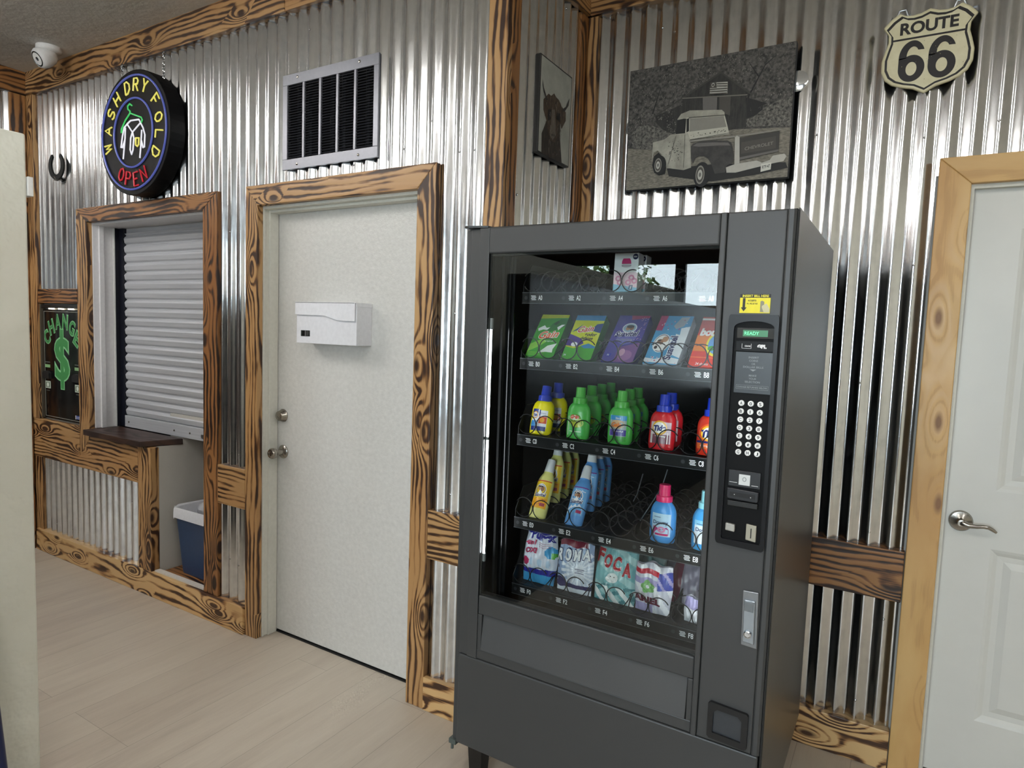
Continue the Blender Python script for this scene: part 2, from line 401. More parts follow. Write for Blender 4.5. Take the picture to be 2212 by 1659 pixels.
# screw heads on the ridges
def screws(parent, pts, axis='Y'):
    for (x, y, z) in pts:
        m = MB(); pr = [(.0045, 0), (.0045, -.0015), (.0032, -.004), (.0008, -.005)]
        if axis == 'Y': m.lathe(pr, 10, (x, y, z), 'Y')
        else: m.lathe([(r, -d) for r, d in pr], 10, (x, y, z), 'X')
        obj('screw', m, CHROME, parent, smooth=True)
def ridge(x, ph=0.0):
    k = round(((x+ph)/PITCH)-.25); return (k+.25)*PITCH-ph
A_sc = [(-2.02, 2.205), (-1.77, 2.24), (-1.64, 2.33), (-1.50, 2.20), (-1.42, 2.20), (-2.85, 1.97), (-2.73, 1.97), (-2.86, .89), (-2.74, .89), (-2.86, .35), (-2.74, .33), (-2.86, 2.6), (-3.1, 2.75), (-2.3, 2.8),
        (-4.68, .57), (-4.5, .52), (-4.28, .55), (-4.02, .52), (-3.85, .50), (-3.68, .49), (-4.6, .2), (-4.35, .2), (-4.0, .2), (-3.66, .2), (-4.55, 2.0), (-4.4, 1.75), (-1.45, .9), (-1.5, 1.6)]
screws(wallA, [(ridge(x), YS-.0066, z) for x, z in A_sc])
screws(wallC, [(ridge(x, .012), 2.674-.0066, z) for x, z in [(.03, 2.25), (-.08, .86), (-.02, 1.82), (.02, .55), (-.05, .22), (-.95, 2.80), (.24, 2.28), (-.33, 2.3), (.16, 2.75), (-.15, 1.4)]])
screws(wallB, [(XB+.0172, 2.12, 2.05), (XB+.0172, 2.46, 2.86)], 'X')

# ---- timber trim
tn = [2]
def board(poly, d0, d1, fn, mat, name=None, bev=.003):
    tn[0] += 1
    return struct(name or 'trim_%d' % tn[0], MB().prism(poly, d0, d1, fn), mat, bevel=bev)
def bx(x0, x1, z0, z1): return [(x0, z0), (x1, z0), (x1, z1), (x0, z1)]
F0, F1 = 2.0, 2.032
# service window surround
board([(-4.246, .695), (-4.13, .812), (-4.13, 2.085), (-4.246, 2.167)], F0, F1, FX, W['burntZ'])
board([(-4.246, 2.167), (-4.13, 2.085), (-3.02, 2.085), (-2.905, 2.167)], F0, F1, FX, W['darkX'])
board([(-3.02, .14), (-2.905, .14), (-2.905, 2.167), (-3.02, 2.085)], F0, F1, FX, W['darkZ'])
# door 1 surround
board([(-2.69, 0), (-2.605, 0), (-2.605, 2.078), (-2.69, 2.17)], F0, F1, FX, W['burntZ'])
board([(-2.69, 2.17), (-2.605, 2.078), (-1.66, 2.078), (-1.57, 2.17)], F0, F1, FX, W['burntX'])
board([(-1.66, 0), (-1.57, 0), (-1.57, 2.17), (-1.66, 2.078)], F0, F1, FX, W['burntZ'])
# corner, ledges, rails
board(bx(-4.85, -4.738, .872, 2.897), F0-.004, F1, FX, W['burntZ'])
board(bx(-4.85, -4.735, .0, .618), F0+.004, F1, FX, W['burntZ'])
board([(-4.85, .62), (-3.607, .62), (-3.607, .835), (-4.13, .835), (-4.13, .812), (-4.246, .695), (-4.246, .87), (-4.85, .87)], F0, F1, FX, W['burntX'])
board(bx(-4.736, -4.248, 1.612, 1.70), F0, F1, FX, W['darkX'])
board(bx(-3.605, -3.48, .141, .834), F0-.008, YA, FX, W['burntZ'])
board(bx(-2.903, -2.692, .628, .825), F0, F1, FX, W['burntX'])
board(bx(-1.568, -1.352, .628, .825), F0, F1, FX, W['burntX'])
board(bx(-4.80, -2.692, 0, .14), F0-.012, F1, FX, W['paleX'], 'baseboard_back')
board(bx(-1.568, -1.352, 0, .138), F0-.004, F1, FX, W['paleX'], 'baseboard_back_right')
board(bx(-1.350, -1.267, 0, 2.897), F0, F1, FX, W['burntZ'])
board(bx(F1, 2.088, 0, 2.897), -1.292, -1.267, FYZ, W['darkZ'])
# top beams
board(bx(-4.82, -2.422, 2.897, HC), F0-.006, F1, FX, W['burntX'])
board(bx(-2.420, -1.267, 2.897, HC), F0-.006, F1, FX, W['burntX'])
board(bx(-1.5, 2.0, 2.90, HC), XL, XL+.035, FYZ, W['darkY'])
board(bx(1.905, 1.994, 0, 2.897), XL+.003, XL+.032, FYZ, W['darkZ'])
board(bx(F1, 2.65, 2.905, HC), -1.292, -1.262, FYZ, W['burntY'])
board(bx(-1.262, 3.4, 2.905, HC), 2.645, 2.683, FX, W['burntX'])
# inner corner of the recess
board(bx(2.585, 2.684, 0, 2.90), -1.292, -1.272, FYZ, W['darkZ'])
board(bx(-1.271, -1.225, 0, 2.90), 2.652, 2.683, FX, W['burntZ'])
board(bx(-1.22, .052, .627, .812), 2.65, 2.683, FX, W['darkX'])
board(bx(-1.22, .052, 0, .147), 2.645, 2.683, FX, W['paleX'], 'baseboard_recess')
# door 2 surround, plain honey pine
board([(.055, 0), (.149, 0), (.149, 2.082), (.055, 2.172)], 2.648, 2.686, FX, W['honeyZ'])
board([(.055, 2.172), (.149, 2.082), (1.05, 2.082), (1.145, 2.172)], 2.648, 2.686, FX, W['honeyX'])
board([(1.05, 0), (1.145, 0), (1.145, 2.172), (1.05, 2.082)], 2.648, 2.686, FX, W['honeyZ'])

# ---- service window jamb
m = MB()
m.box(-4.135, -4.122, F1, 2.20, .872, 2.085); m.box(-4.122, -3.02, F1, 2.20, 2.072, 2.085); m.box(-3.033, -3.02, F1, 2.20, .872, 2.072)
m.box(-4.122, -4.108, 2.062, 2.088, .872, 2.072)
struct('window_6', m, JAMBW, bevel=.001)

# ---- door 1
d1 = struct('door_1', MB().box(-2.603, -1.622, 2.115, 2.158, .014, 2.062), DOORW, bevel=.0015)
m = MB()
m.box(-2.625, -2.6055, F1, 2.18, 0, 2.09); m.box(-2.6055, -1.622, F1, 2.18, 2.066, 2.09); m.box(-1.622, -1.605, F1, 2.18, 0, 2.09)
m.box(-2.6055, -2.594, 2.064, 2.112, 0, 2.066); m.box(-2.594, -1.622, 2.064, 2.112, 2.054, 2.066)
m.box(-2.6205, -2.6005, 2.0325, 2.0425, 0, 2.07)
struct('trim_40', m, JAMB, bevel=.0012)
dk = MB(); dk.lathe([(.033, 2.115), (.033, 2.110), (.028, 2.105), (.014, 2.102), (.0115, 2.085), (.0125, 2.072), (.022, 2.064), (.0265, 2.052), (.026, 2.043), (.021, 2.037), (.012, 2.0355), (.011, 2.038), (.002, 2.038)], 28, (-2.552, 0, .917), 'Y')
obj('door_knob', dk, NICKEL, d1, smooth=True)
db = MB(); db.lathe([(.032, 2.115), (.032, 2.111), (.029, 2.108), (.024, 2.088), (.022, 2.086), (.010, 2.0855), (.009, 2.0875), (.001, 2.0875)], 28, (-2.556, 0, 1.094), 'Y')
obj('deadbolt', db, NICKEL, d1, smooth=True)
obj('threshold', MB().box(-2.6, -1.66, 2.112, 2.17, 0, .006), RUB, d1)

# ---- door 2 with moulded panels
D2 = (.155, 1.04, 2.700, 2.738, .030, 2.074)
m = MB(); x0, x1, y0, y1, z0, z1 = D2
pan = [(.298, .885, .252, .862), (.298, .885, 1.062, 1.935)]
xs = [x0, .298, .885, x1]; zs = [z0, .252, .862, 1.062, 1.935, z1]
for i in range(3):
    for j in range(5):
        if i == 1 and j in (1, 3): continue
        m.add([(xs[i], y0, zs[j]), (xs[i+1], y0, zs[j]), (xs[i+1], y0, zs[j+1]), (xs[i], y0, zs[j+1])], [(0, 1, 2, 3)])
m.box(x0, x1, y0+.014, y1, z0, z1)
m.add([(x0, y0, z0), (x0, y0+.014, z0), (x0, y0+.014, z1), (x0, y0, z1)], [(0, 1, 2, 3)]); m.add([(x0, y0, z0), (x1, y0, z0), (x1, y0+.014, z0), (x0, y0+.014, z0)], [(0, 1, 2, 3)])
for (a, b, c, d) in pan:
    lv = [(0, 0), (.010, .003), (.022, .010), (.040, .011), (.062, .003), (.066, .003)]
    rings = [[(a+t_, y0+e, c+t_), (b-t_, y0+e, c+t_), (b-t_, y0+e, d-t_), (a+t_, y0+e, d-t_)] for t_, e in lv]
    vs = [p for r_ in rings for p in r_]
    fs = [(4*k+i, 4*k+(i+1) % 4, 4*k+4+(i+1) % 4, 4*k+4+i) for k in range(len(lv)-1) for i in range(4)] + [tuple(range(4*(len(lv)-1), 4*len(lv)))]
    m.add(vs, fs)
d2 = struct('door_2', m, DOOR2)
m = MB(); m.box(.149, .154, 2.686, 2.78, 0, 2.082); m.box(.149, 1.05, 2.686, 2.78, 2.077, 2.084); m.box(1.045, 1.05, 2.686, 2.78, 0, 2.077)
m.box(.149, .160, 2.672, 2.697, 0, 2.082); m.box(.160, 1.04, 2.672, 2.697, 2.068, 2.082)
struct('trim_41', m, P('c9c9bf', .45))
m = MB(); m.lathe([(.036, 2.70), (.036, 2.696), (.032, 2.690), (.016, 2.686), (.012, 2.684), (.011, 2.655), (.002, 2.654)], 28, (.208, 0, .945), 'Y')
pts = [(.208, 2.662, .945), (.218, 2.657, .944), (.232, 2.655, .941), (.250, 2.656, .941), (.268, 2.657, .944), (.284, 2.659, .943), (.298, 2.662, .935), (.306, 2.663, .929)]
m.tube(pts, [.010, .010, .0085, .007, .0068, .0068, .006, .004], 10)
obj('door_handle', m, NICKEL, d2, smooth=True)

# ---- ceiling lights
PE = NT('light_panel_diffuser'); PEm = PE.end(PE.bsdf(Base_Color=(.8, .8, .8, 1), Emission_Color=(1, .97, .93, 1), Emission_Strength=PANEL_STRENGTH))
cl0 = None
for k, (x, y) in enumerate(PANELS):
    lab = ['white strip light on the ceiling nearest the oval sign', 'unseen white strip light on the ceiling by the left wall, added to brighten ribs and ceiling', 'white strip light on the ceiling in front of the vending machine', 'white strip light on the ceiling, right of the vending machine',
           'white strip light on the ceiling, at the rear by the partition', 'white strip light on the ceiling, at the rear middle', 'white strip light on the ceiling, at the rear right'][k]
    if cl0 is None:
        cl0 = thing('ceiling_light', lab, 'light', (x, y, HC-.03), 'wraparound strip lights on the ceiling')
        a = .61
        obj('light_frame', MB().box(x-.07, x+.07, y-a, y+a, HC-.022, HC).box(x-.062, x+.062, y-a, y-a+.02, HC-.085, HC-.022).box(x-.062, x+.062, y+a-.02, y+a, HC-.085, HC-.022), WHITE, cl0)
        prf = [(-.06, -.022), (-.058, -.055), (-.045, -.076), (-.02, -.084), (.02, -.084), (.045, -.076), (.058, -.055), (.06, -.022)]
        obj('light_diffuser', MB().prism([(x+u, HC+v) for u, v in prf], y-a+.02, y+a-.02, FX), PEm, cl0)
    else: dup(cl0, (x, y, HC-.03), lab)

# ================================================================== THINGS ON THE WALLS
# ---- roller shutter in the service window
t = thing('roller_shutter', 'grey metal roller shutter, closed, in the timber framed service window', 'shutter', (-3.56, 2.2, .88))
m = MB(); prof = []
z = .945
while z < 2.045:
    prof += [(z, 2.186), (z+.006, 2.180), (z+.030, 2.176), (z+.040, 2.182), (z+.046, 2.190), (z+.052, 2.190)]
    z += .0545
vs = []; fs = []
for (zz, yy) in prof:
    if zz > 2.06: break
    vs += [(-4.06, yy, zz), (-3.03, yy, zz)]
for k in range(len(vs)//2-1): fs.append((2*k, 2*k+1, 2*k+3, 2*k+2))
m.add(vs, fs); m.box(-4.06, -3.03, 2.192, 2.20, .94, 2.071)
SH = NT('shutter_metal'); v_ = SH.obj()
SHm = SH.end(SH.bsdf(Base_Color=SH.ramp(SH.noise(v_, 1, 3, .6, 2, 60, 120), [(.3, (.50, .52, .56)), (.7, (.62, .64, .68))]), Metallic=.35, Roughness=.42))
obj('shutter_curtain', m, SHm, t)
b = obj('bottom_bar', MB().box(-4.065, -3.03, 2.172, 2.196, .873, .943), SHm, t, bevel=.002)
for x in (-4.02, -3.55, -3.40): obj('rivet', MB().lathe([(.006, 2.172), (.005, 2.169), (.001, 2.168)], 10, (x, 0, .905), 'Y'), NICKEL, b, smooth=True)
obj('latch', MB().box(-3.29, -3.19, 2.164, 2.172, .888, .912), STEEL, b, bevel=.002)
obj('guide_rail', MB().box(-4.120, -4.112, 2.15, 2.20, .873, 2.071).box(-4.112, -4.064, 2.176, 2.20, .873, 2.071), P('0b0e1c', .4), t)
obj('rail_edge', MB().box(-4.1195, -4.109, 2.142, 2.150, .873, 2.071), WHITE, t)
struct('trim_42', MB().box(-3.033, -3.02, 2.20, 2.30, .13, .90), W['darkZ'])

# ---- dark counter ledge
m = MB().prism([(-4.128, 1.962), (-3.525, 1.962), (-3.455, 2.165), (-4.105, 2.165), (-4.105, 2.06), (-4.128, 2.06)], .837, .870, lambda u, v, d: (u, v, d))
tag(obj('countertop', m, W['counter'], bevel=.003), 'dark brown stained wooden ledge in front of the roller shutter', 'counter')

# ---- change machine
t = thing('change_machine', 'black change machine front with a green dollar sign, framed by timber', 'change machine', (-4.49, 2.03, .875))
x0, x1, z0, z1 = -4.722, -4.252, .880, 1.604
obj('housing', MB().box(x0-.012, x0, 2.008, 2.035, z0, z1), P('4a4338', .5), t)
obj('front_plate', MB().box(x0, x1, 2.022, 2.034, z0, z1-.03), GLOSSK, t, bevel=.002)
m = MB()
for q in ((x0+.012, x1-.012, z1-.045, z1-.042), (x0+.012, x1-.012, z0+.012, z0+.015), (x0+.012, x0+.015, z0+.012, z1-.042), (x1-.015, x1-.012, z0+.012, z1-.042)): m.box(q[0], q[1], 2.0205, 2.0225, q[2], q[3])
obj('edge_line', m, P('8f8f86', .4), t)
m = MB().box(x0, x1, 2.012, 2.034, z1-.022, z1)
tp = obj('lamp_hood', m, BLACK, t)
for x in (-4.60, -4.48, -4.36): obj('lamp', MB().lathe([(.016, z1-.030), (.016, z1-.022)], 12, (x, 2.018, 0)), emis('change_lamp', 'fff4dc', 3.0) if x == -4.60 else bpy.data.materials['change_lamp'], tp)
G1, G2 = P('3f8a4c', .5), P('8fce96', .5)
cx = (x0+x1)/2
m = MB(); fn = XZ(2.0205); fo = XZ(2.0212)
for k, ch in enumerate('CHANGE'):
    th = R(62 - 124*k/5); rr = .215; ccx = cx + math.sin(-th)*rr*.98; ccz = 1.305 + math.cos(th)*rr*.92
    for (f_, mi, ex, bo) in ((fo, 1, .006, .05), (fn, 0, 0, .02)):
        a_ = th*.55; hw, hh = .029+ex, .043+ex
        rot = (lambda u, v, d=None, a_=a_, ccx=ccx, ccz=ccz, yy=(2.0212 if mi else 2.0200): (ccx+u*math.cos(a_)-v*math.sin(a_), yy, ccz+u*math.sin(a_)+v*math.cos(a_)))
        m.text(ch, rot, -hw, hw, -hh, hh, mi, bo)
m.text('S', XZ(2.0208), cx-.098, cx+.098, 1.125, 1.405, 1, .05); m.text('S', XZ(2.0200), cx-.088, cx+.088, 1.135, 1.395, 0, .02)
m.box(cx-.024, cx+.024, 2.0209, 2.0215, 1.075, 1.455, 1); m.box(cx-.019, cx+.019, 2.0204, 2.0209, 1.08, 1.45, 0)
obj('lettering', m, [G1, G2], t)
for sx, nm in ((-4.672, 'l'), (-4.303, 'r')):
    u = obj('bill_acceptor', MB().prism([(-.042, 0), (.042, 0), (.042, .035), (.02, .048), (-.02, .048), (-.042, .035)], 2.006, 2.022, lambda a, b, d, sx=sx: (sx+a, d, 1.135+b)), DBLACK, t)
    m = MB().box(sx-.032, sx+.032, 2.0205, 2.0215, 1.072, 1.118, 0).box(sx-.026, sx+.026, 2.0200, 2.0206, 1.078, 1.112, 1)
    m.disc(sx, 1.095, .012, .014, XZ(2.0197), 2, 12)
    m.box(sx-.032, sx+.032, 2.0205, 2.0215, 1.205, 1.224, 3); m.box(sx-.030, sx+.030, 2.0205, 2.0215, 1.236, 1.242, 4); m.box(sx-.02, sx+.02, 2.0205, 2.0215, 1.056, 1.060, 4)
    obj('bill_sign', m, [P('c8d2c4', .5), P('6f7f6c', .5), P('e2e8de', .5), P('86b07c', .5), P('4d524c', .5)], u)
obj('maker_sticker', MB().box(-4.335, -4.275, 2.0205, 2.0215, .905, .928, 0).box(-4.335, -4.326, 2.0200, 2.0206, .905, .928, 1).box(-4.318, -4.282, 2.0200, 2.0206, .918, .921, 2).box(-4.318, -4.282, 2.0200, 2.0206, .910, .913, 2),
    [P('1d3a86', .5), WHITE, P('d8dce8', .5)], t)

# ---- horseshoe
t = thing('horseshoe', 'black iron horseshoe, open end up, hung on the corrugated wall beside the corner', 'horseshoe', (-4.425, 1.985, 2.36))
m = MB(); n = 26; out = []; 
for k in range(n+1):
    a = R(-235 + 290*k/n); rx, rz = .056, .070
    out.append((rx*math.cos(a), .072 + rz*math.sin(a)*1.0, .0105 + .005*math.sin(math.pi*k/n)))
vs = []; fs = []
for k, (a, b, w_) in enumerate(out):
    dx, dz = a, b-.072; L_ = math.hypot(dx, dz); dx /= L_; dz /= L_
    vs += [(a-dx*w_, -.005, b-dz*w_), (a+dx*w_, -.005, b+dz*w_), (a+dx*w_, .005, b+dz*w_), (a-dx*w_, .005, b-dz*w_)]
for k in range(n):
    for j in range(4): fs.append((4*k+j, 4*k+(j+1) % 4, 4*k+4+(j+1) % 4, 4*k+4+j))
fs += [(0, 3, 2, 1), (4*n, 4*n+1, 4*n+2, 4*n+3)]
ORG[t.name] = Vector((0, 0, 0))
obj('shoe', MB().add(vs, fs), P('060606', .55, .0, spec=.25), t, bevel=.001)
m = MB(); m.tube([(0, .026, -.006), (0, -.010, -.006), (0, -.016, .004)], .0035, 8); m.tube([(-.018, .02, -.012), (-.014, -.012, -.014), (.014, -.012, -.014), (.018, .02, -.012)], .003, 8)
obj('hook', m, CHROME, t); t.rotation_euler = (0, 0, R(9))

# ---- oval neon style sign
t = thing('oval_sign', 'black oval sign with neon style laundry lettering, hung on chains', 'sign', (-3.488, 1.96, 2.18))
cx, cz = -3.488, 2.491
def ell(rx, rz, n=64): return [(cx+rx*math.cos(6.28318*k/n), cz+rz*math.sin(6.28318*k/n)) for k in range(n)]
obj('sign_body', MB().prism(ell(.322, .315), 1.926, 2.008, FX), P('030304', .5, spec=.15), t, bevel=.004, smooth=False)
BLU = emis('neon_blue', '5a66b0', .35, '3a4288'); YEL = emis('neon_yellow', 'e8de70', .55, 'a09a40'); RED = emis('neon_red', 'c02c38', .45, '902028')
GRN = emis('neon_green', '50d070', .5, '2c8a40'); WHT = emis('neon_white', 'e8e8f0', .6, 'a0a0a8')
NY = 1.922
m = MB(); m.tube([(x, NY, z) for x, z in ell(.296, .286)], .0048, 8, closed=True); m.tube([(x, NY, z) for x, z in ell(.178, .173)], .0048, 8, closed=True)
obj('neon_ring', m, BLU, t, smooth=True)
GL = {'W': [[(0, 1), (.25, 0), (.5, .8), (.75, 0), (1, 1)]], 'A': [[(0, 0), (.5, 1), (1, 0)], [(.2, .35), (.8, .35)]], 'S': [[(.95, .85), (.7, 1), (.3, 1), (.05, .82), (.1, .6), (.85, .4), (.97, .2), (.7, 0), (.3, 0), (.02, .15)]],
      'H': [[(0, 0), (0, 1)], [(1, 0), (1, 1)], [(0, .5), (1, .5)]], 'D': [[(0, 0), (0, 1), (.5, 1), (.95, .7), (.95, .3), (.5, 0), (0, 0)]], 'R': [[(0, 0), (0, 1), (.7, 1), (.95, .8), (.8, .55), (0, .5)], [(.5, .5), (1, 0)]],
      'Y': [[(0, 1), (.5, .5), (1, 1)], [(.5, .5), (.5, 0)]], 'F': [[(0, 0), (0, 1), (.95, 1)], [(0, .52), (.75, .52)]], 'O': [[(.5, 0), (.1, .18), (0, .5), (.1, .82), (.5, 1), (.9, .82), (1, .5), (.9, .18), (.5, 0)]],
      'L': [[(0, 1), (0, 0), (.9, 0)]], 'P': [[(0, 0), (0, 1), (.75, 1), (1, .78), (.75, .52), (0, .48)]], 'E': [[(.95, 1), (0, 1), (0, 0), (.95, 0)], [(0, .52), (.7, .52)]], 'N': [[(0, 0), (0, 1), (1, 0), (1, 1)]]}
def letter(m, ch, x, z, hw, hh, out_):
    a = math.atan2(x-cx, (z-cz)) if out_ else math.atan2(-(x-cx), -(z-cz))
    ca, sa = math.cos(a), math.sin(a)
    for st in GL[ch]:
        pts = []
        for u, v in st:
            du, dv = (u-.5)*2*hw, (v-.5)*2*hh
            pts.append((x+du*ca+dv*sa, NY, z-du*sa+dv*ca))
        m.tube(pts, .0042, 6)
LP = [('W', -3.724, 2.437), ('A', -3.722, 2.527), ('S', -3.690, 2.611), ('H', -3.633, 2.678), ('D', -3.535, 2.722), ('R', -3.456, 2.727), ('Y', -3.378, 2.708), ('F', -3.285, 2.625), ('O', -3.257, 2.540), ('L', -3.255, 2.455), ('D', -3.288, 2.372),
      ('O', -3.600, 2.290), ('P', -3.537, 2.263), ('E', -3.463, 2.256), ('N', -3.395, 2.276)]
for k, (ch, x, z) in enumerate(LP):
    m = MB(); letter(m, ch, x, z, .021, .031 if k < 11 else .034, k < 11)
    obj('neon_letter', m, YEL if k < 11 else RED, t, smooth=True)
def poly(m, pts, r=.004): m.tube([(cx+.012+x, NY, cz+.001+z) for x, z in pts], r, 6)
m = MB(); poly(m, [(-.018, .136), (-.037, .147), (-.057, .138), (-.055, .122), (-.035, .110), (-.035, .100), (-.080, .070), (-.118, .030), (-.120, .012), (-.106, .014), (-.097, .032)]); poly(m, [(-.035, .1), (.066, .066), (.076, .052), (.066, .040)])
obj('neon_hanger', m, GRN, t, smooth=True)
m = MB()
for q in ([(-.064, .049), (-.031, .062), (.045, .058), (.06, .040)], [(-.064, .049), (-.016, .002), (.06, .040)], [(-.053, .053), (-.092, .035), (-.110, -.01), (-.125, -.065), (-.112, -.066), (-.088, -.031)], [(-.081, .033), (-.085, -.019), (-.105, -.125)],
          [(.06, .039), (.081, .013), (.098, -.024), (.092, -.085), (.080, -.087), (.066, -.049)], [(.07, .003), (.060, -.077), (.050, -.135)], [(-.016, .002), (-.032, -.026), (-.038, -.084), (-.026, -.109), (-.012, -.087), (-.003, -.029), (-.014, .002)]): poly(m, q)
obj('neon_shirt', m, WHT, t, smooth=True)
m = MB(); poly(m, [(.014, -.031), (.043, -.033), (.040, -.066), (.028, -.074), (.014, -.066), (.014, -.031)], .0045); obj('neon_pocket', m, YEL, t, smooth=True)
for (cxx, z0) in ((-3.70, 2.73), (-3.315, 2.76)):
    m = MB(); z = z0 - .02; k = 0
    while z < 2.885:
        ring = [(cxx+(.006*math.cos(a) if k % 2 else 0), 1.985+(0 if k % 2 else .006*math.cos(a)), z+.011*math.sin(a)) for a in [6.28318*j/12 for j in range(12)]]
        m.tube(ring, .0022, 6, closed=True); z += .017; k += 1
    m.tube([(cxx, 2.0, 2.88), (cxx, 1.985, 2.885), (cxx, 1.98, 2.875)], .003, 6)
    m.tube([(cxx, 1.985, z0-.02), (cxx+(.03 if cxx < -3.5 else -.03), 1.985, z0-.05)], .002, 6)
    obj('chain', m, CHROME, t, smooth=True)

# ---- air vent above the door
t = thing('vent_grille', 'grey metal return air grille with five louvred openings, screwed above the white door', 'vent', (-2.157, 2.01, 2.22))
x0, x1, z0, z1 = -2.440, -1.873, 2.220, 2.628
GR = P('7d7e86', .35, .35)
m = MB(); y0, y1 = 2.003, 2.012
cols = [x0+.030+i*(.5075/5+.0006) for i in range(6)]
m.box(x0, x1, y0, y1, z0, z0+.045); m.box(x0, x1, y0, y1, z1-.045, z1)
m.box(x0, cols[0], y0, y1, z0+.045, z1-.045); m.box(cols[5], x1, y0, y1, z0+.045, z1-.045)
for i in range(1, 5): m.box(cols[i]-.0065, cols[i]+.0065, y0, y1, z0+.045, z1-.045)
obj('grille_frame', m, GR, t, bevel=.0012)
obj('grille_backing', MB().box(cols[0], cols[5], 2.021, 2.023, z0+.045, z1-.045), DBLACK, t)
for i in range(5):
    m = MB(); z = z0+.049
    while z < z1-.048:
        a, b = cols[i]+(.0065 if i else 0), cols[i+1]-(.0065 if i < 4 else 0)
        m.add([(a, 2.006, z), (b, 2.006, z), (b, 2.014, z+.009), (a, 2.014, z+.009), (a, 2.0055, z+.0012), (b, 2.0055, z+.0012)], [(0, 1, 2, 3), (0, 4, 5, 1)]); z += .0112
    obj('louvre', m, P('2c2d33', .4, .4), t)
for (x, z) in ((x0+.095, z1-.018), (x1-.105, z1-.018), (x0+.095, z0+.02), (x1-.105, z0+.02)):
    obj('screw', MB().lathe([(.006, 2.003), (.005, 2.0005), (.001, 1.9995)], 12, (x, 0, z), 'Y'), NICKEL, t, smooth=True)
struct('trim_43', MB().box(x0+.01, x1-.01, 2.012, 2.017, z0+.01, z1-.01), DBLACK) if False else None

# ---- mail box on the door
t = thing('mailbox', 'white metal wall mailbox with a stepped lid, mounted on the white door', 'mailbox', (-2.175, 2.07, 1.455))
x0, x1, y0, y1, z0, z1 = -2.359, -1.990, 2.022, 2.1145, 1.455, 1.637
WB = P('dcdce0', .38)
obj('box_body', MB().box(x0, x1, y0, y1, z0, z1-.004), WB, t, bevel=.0015)
m = MB().prism([(x0-.001, z1+.001), (x0-.001, 1.582), (x0+.185, 1.580), (x0+.262, 1.560), (x1-.004, 1.559), (x1-.004, z1+.001)], y0-.0085, y0-.0025, FX)
m.box(x0-.001, x1+.002, y0-.0085, y1, z1-.003, z1); m.box(x1+.0005, x1+.0025, y0-.0055, y1, z1-.016, z1)
obj('lid', m, P('e2e2e6', .35), t, bevel=.0006)
m = MB().box(x0+.030, x0+.086, y0-.002, y0, 1.486, 1.512, 0); m.box(x0+.032, x0+.038, y0-.003, y0-.001, 1.488, 1.510, 1).box(x0+.058, x0+.0595, y0-.003, y0-.001, 1.487, 1.511, 2).box(x0+.061, x0+.082, y0-.003, y0-.001, 1.489, 1.509, 3)
obj('viewing_slot', m, [P('0e0e0e', .3), P('2f3a36', .4), P('b0b0b0', .4), P('3a3a38', .4)], t)

# ---- security camera on the ceiling
t = thing('security_camera', 'white turret security camera on the ceiling above the oval sign', 'camera', (-4.22, 1.87, HC))
m = MB().lathe([(.001, -.0005), (.062, -.001), (.063, -.018), (.058, -.026), (.04, -.032)], 32, (-4.24, 1.875, HC)); obj('base', m, WHITE, t, smooth=True)
ORG['cam_ball'] = None
def aim(m, o, d):
    q = Vector((0, 0, 1)).rotation_difference(Vector(d)).to_matrix(); o = Vector(o)
    m.v = [tuple(o + q @ Vector(p)) for p in m.v]; return m
cdv = (.02, -.83, -.52); co = (-4.245, 1.865, HC-.056)
m = aim(MB().lathe([(.002, -.052), (.03, -.044), (.046, -.026), (.053, 0), (.055, .020), (.054, .040), (.047, .052), (.036, .056)], 32), co, cdv); obj('camera_ball', m, WHITE, t, smooth=True)
m = aim(MB().lathe([(.040, .0555), (.038, .0565), (.022, .055), (.020, .051), (.001, .051)], 28), co, cdv); lf = obj('lens_face', m, P('0a0a0b', .15), t, smooth=True)
m = aim(MB().lathe([(.013, .052), (.011, .056), (.001, .058)], 20), co, cdv); obj('lens', m, P('20242a', .05), lf, smooth=True)

# ---- framed portrait of a highland cow
FR = P('15120f', .5)
t = thing('cow_picture', 'framed portrait of a shaggy horned cow, hung on the narrow return wall', 'picture', (-1.27, 2.37, 2.235))
ya, yb, za, zb = 2.228, 2.500, 2.232, 2.598
obj('frame', MB().box(-1.284, -1.262, ya, yb, za, zb), FR, t, bevel=.0015)
COW = {'body': [(0.024, 0.075), (0.059, 0.132), (0.127, 0.167), (0.177, 0.16), (0.183, 0.09), (0.205, 0.004), (0.027, 0.004)], 'head': [(0.028, 0.204), (0.05, .222), (0.068, 0.238), (0.09, .236), (0.114, 0.253), (0.135, .244), (0.157, 0.241), (0.186, 0.223), (0.223, 0.212), (0.226, 0.179), (0.191, 0.136), (0.177, 0.155), (0.154, 0.137), (0.163, 0.107), (0.136, 0.069), (0.1, 0.068), (0.08, 0.09), (0.059, 0.132), (0.031, 0.165)], 'snout': [(0.089, 0.124), (0.136, 0.137), (0.143, 0.101), (0.117, 0.073), (0.086, 0.086)], 'stripe': [(0.101, 0.187), (0.125, 0.194), (0.136, 0.137), (0.098, 0.127)], 'eye1': [(0.065, 0.176), (0.095, 0.187), (0.093, 0.147), (0.068, 0.134)], 'eye2': [(0.143, 0.188), (0.174, 0.192), (0.167, 0.157), (0.142, 0.161)], 'hl': [(0.013, 0.274), (0.025, 0.247), (0.052, 0.219), (0.066, 0.212), (0.047, 0.207), (0.024, 0.231), (0.014, 0.253)], 'hr': [(0.249, 0.276), (0.242, 0.243), (0.212, 0.213), (0.188, 0.204), (0.187, 0.213), (0.218, 0.232), (0.237, 0.261)]}
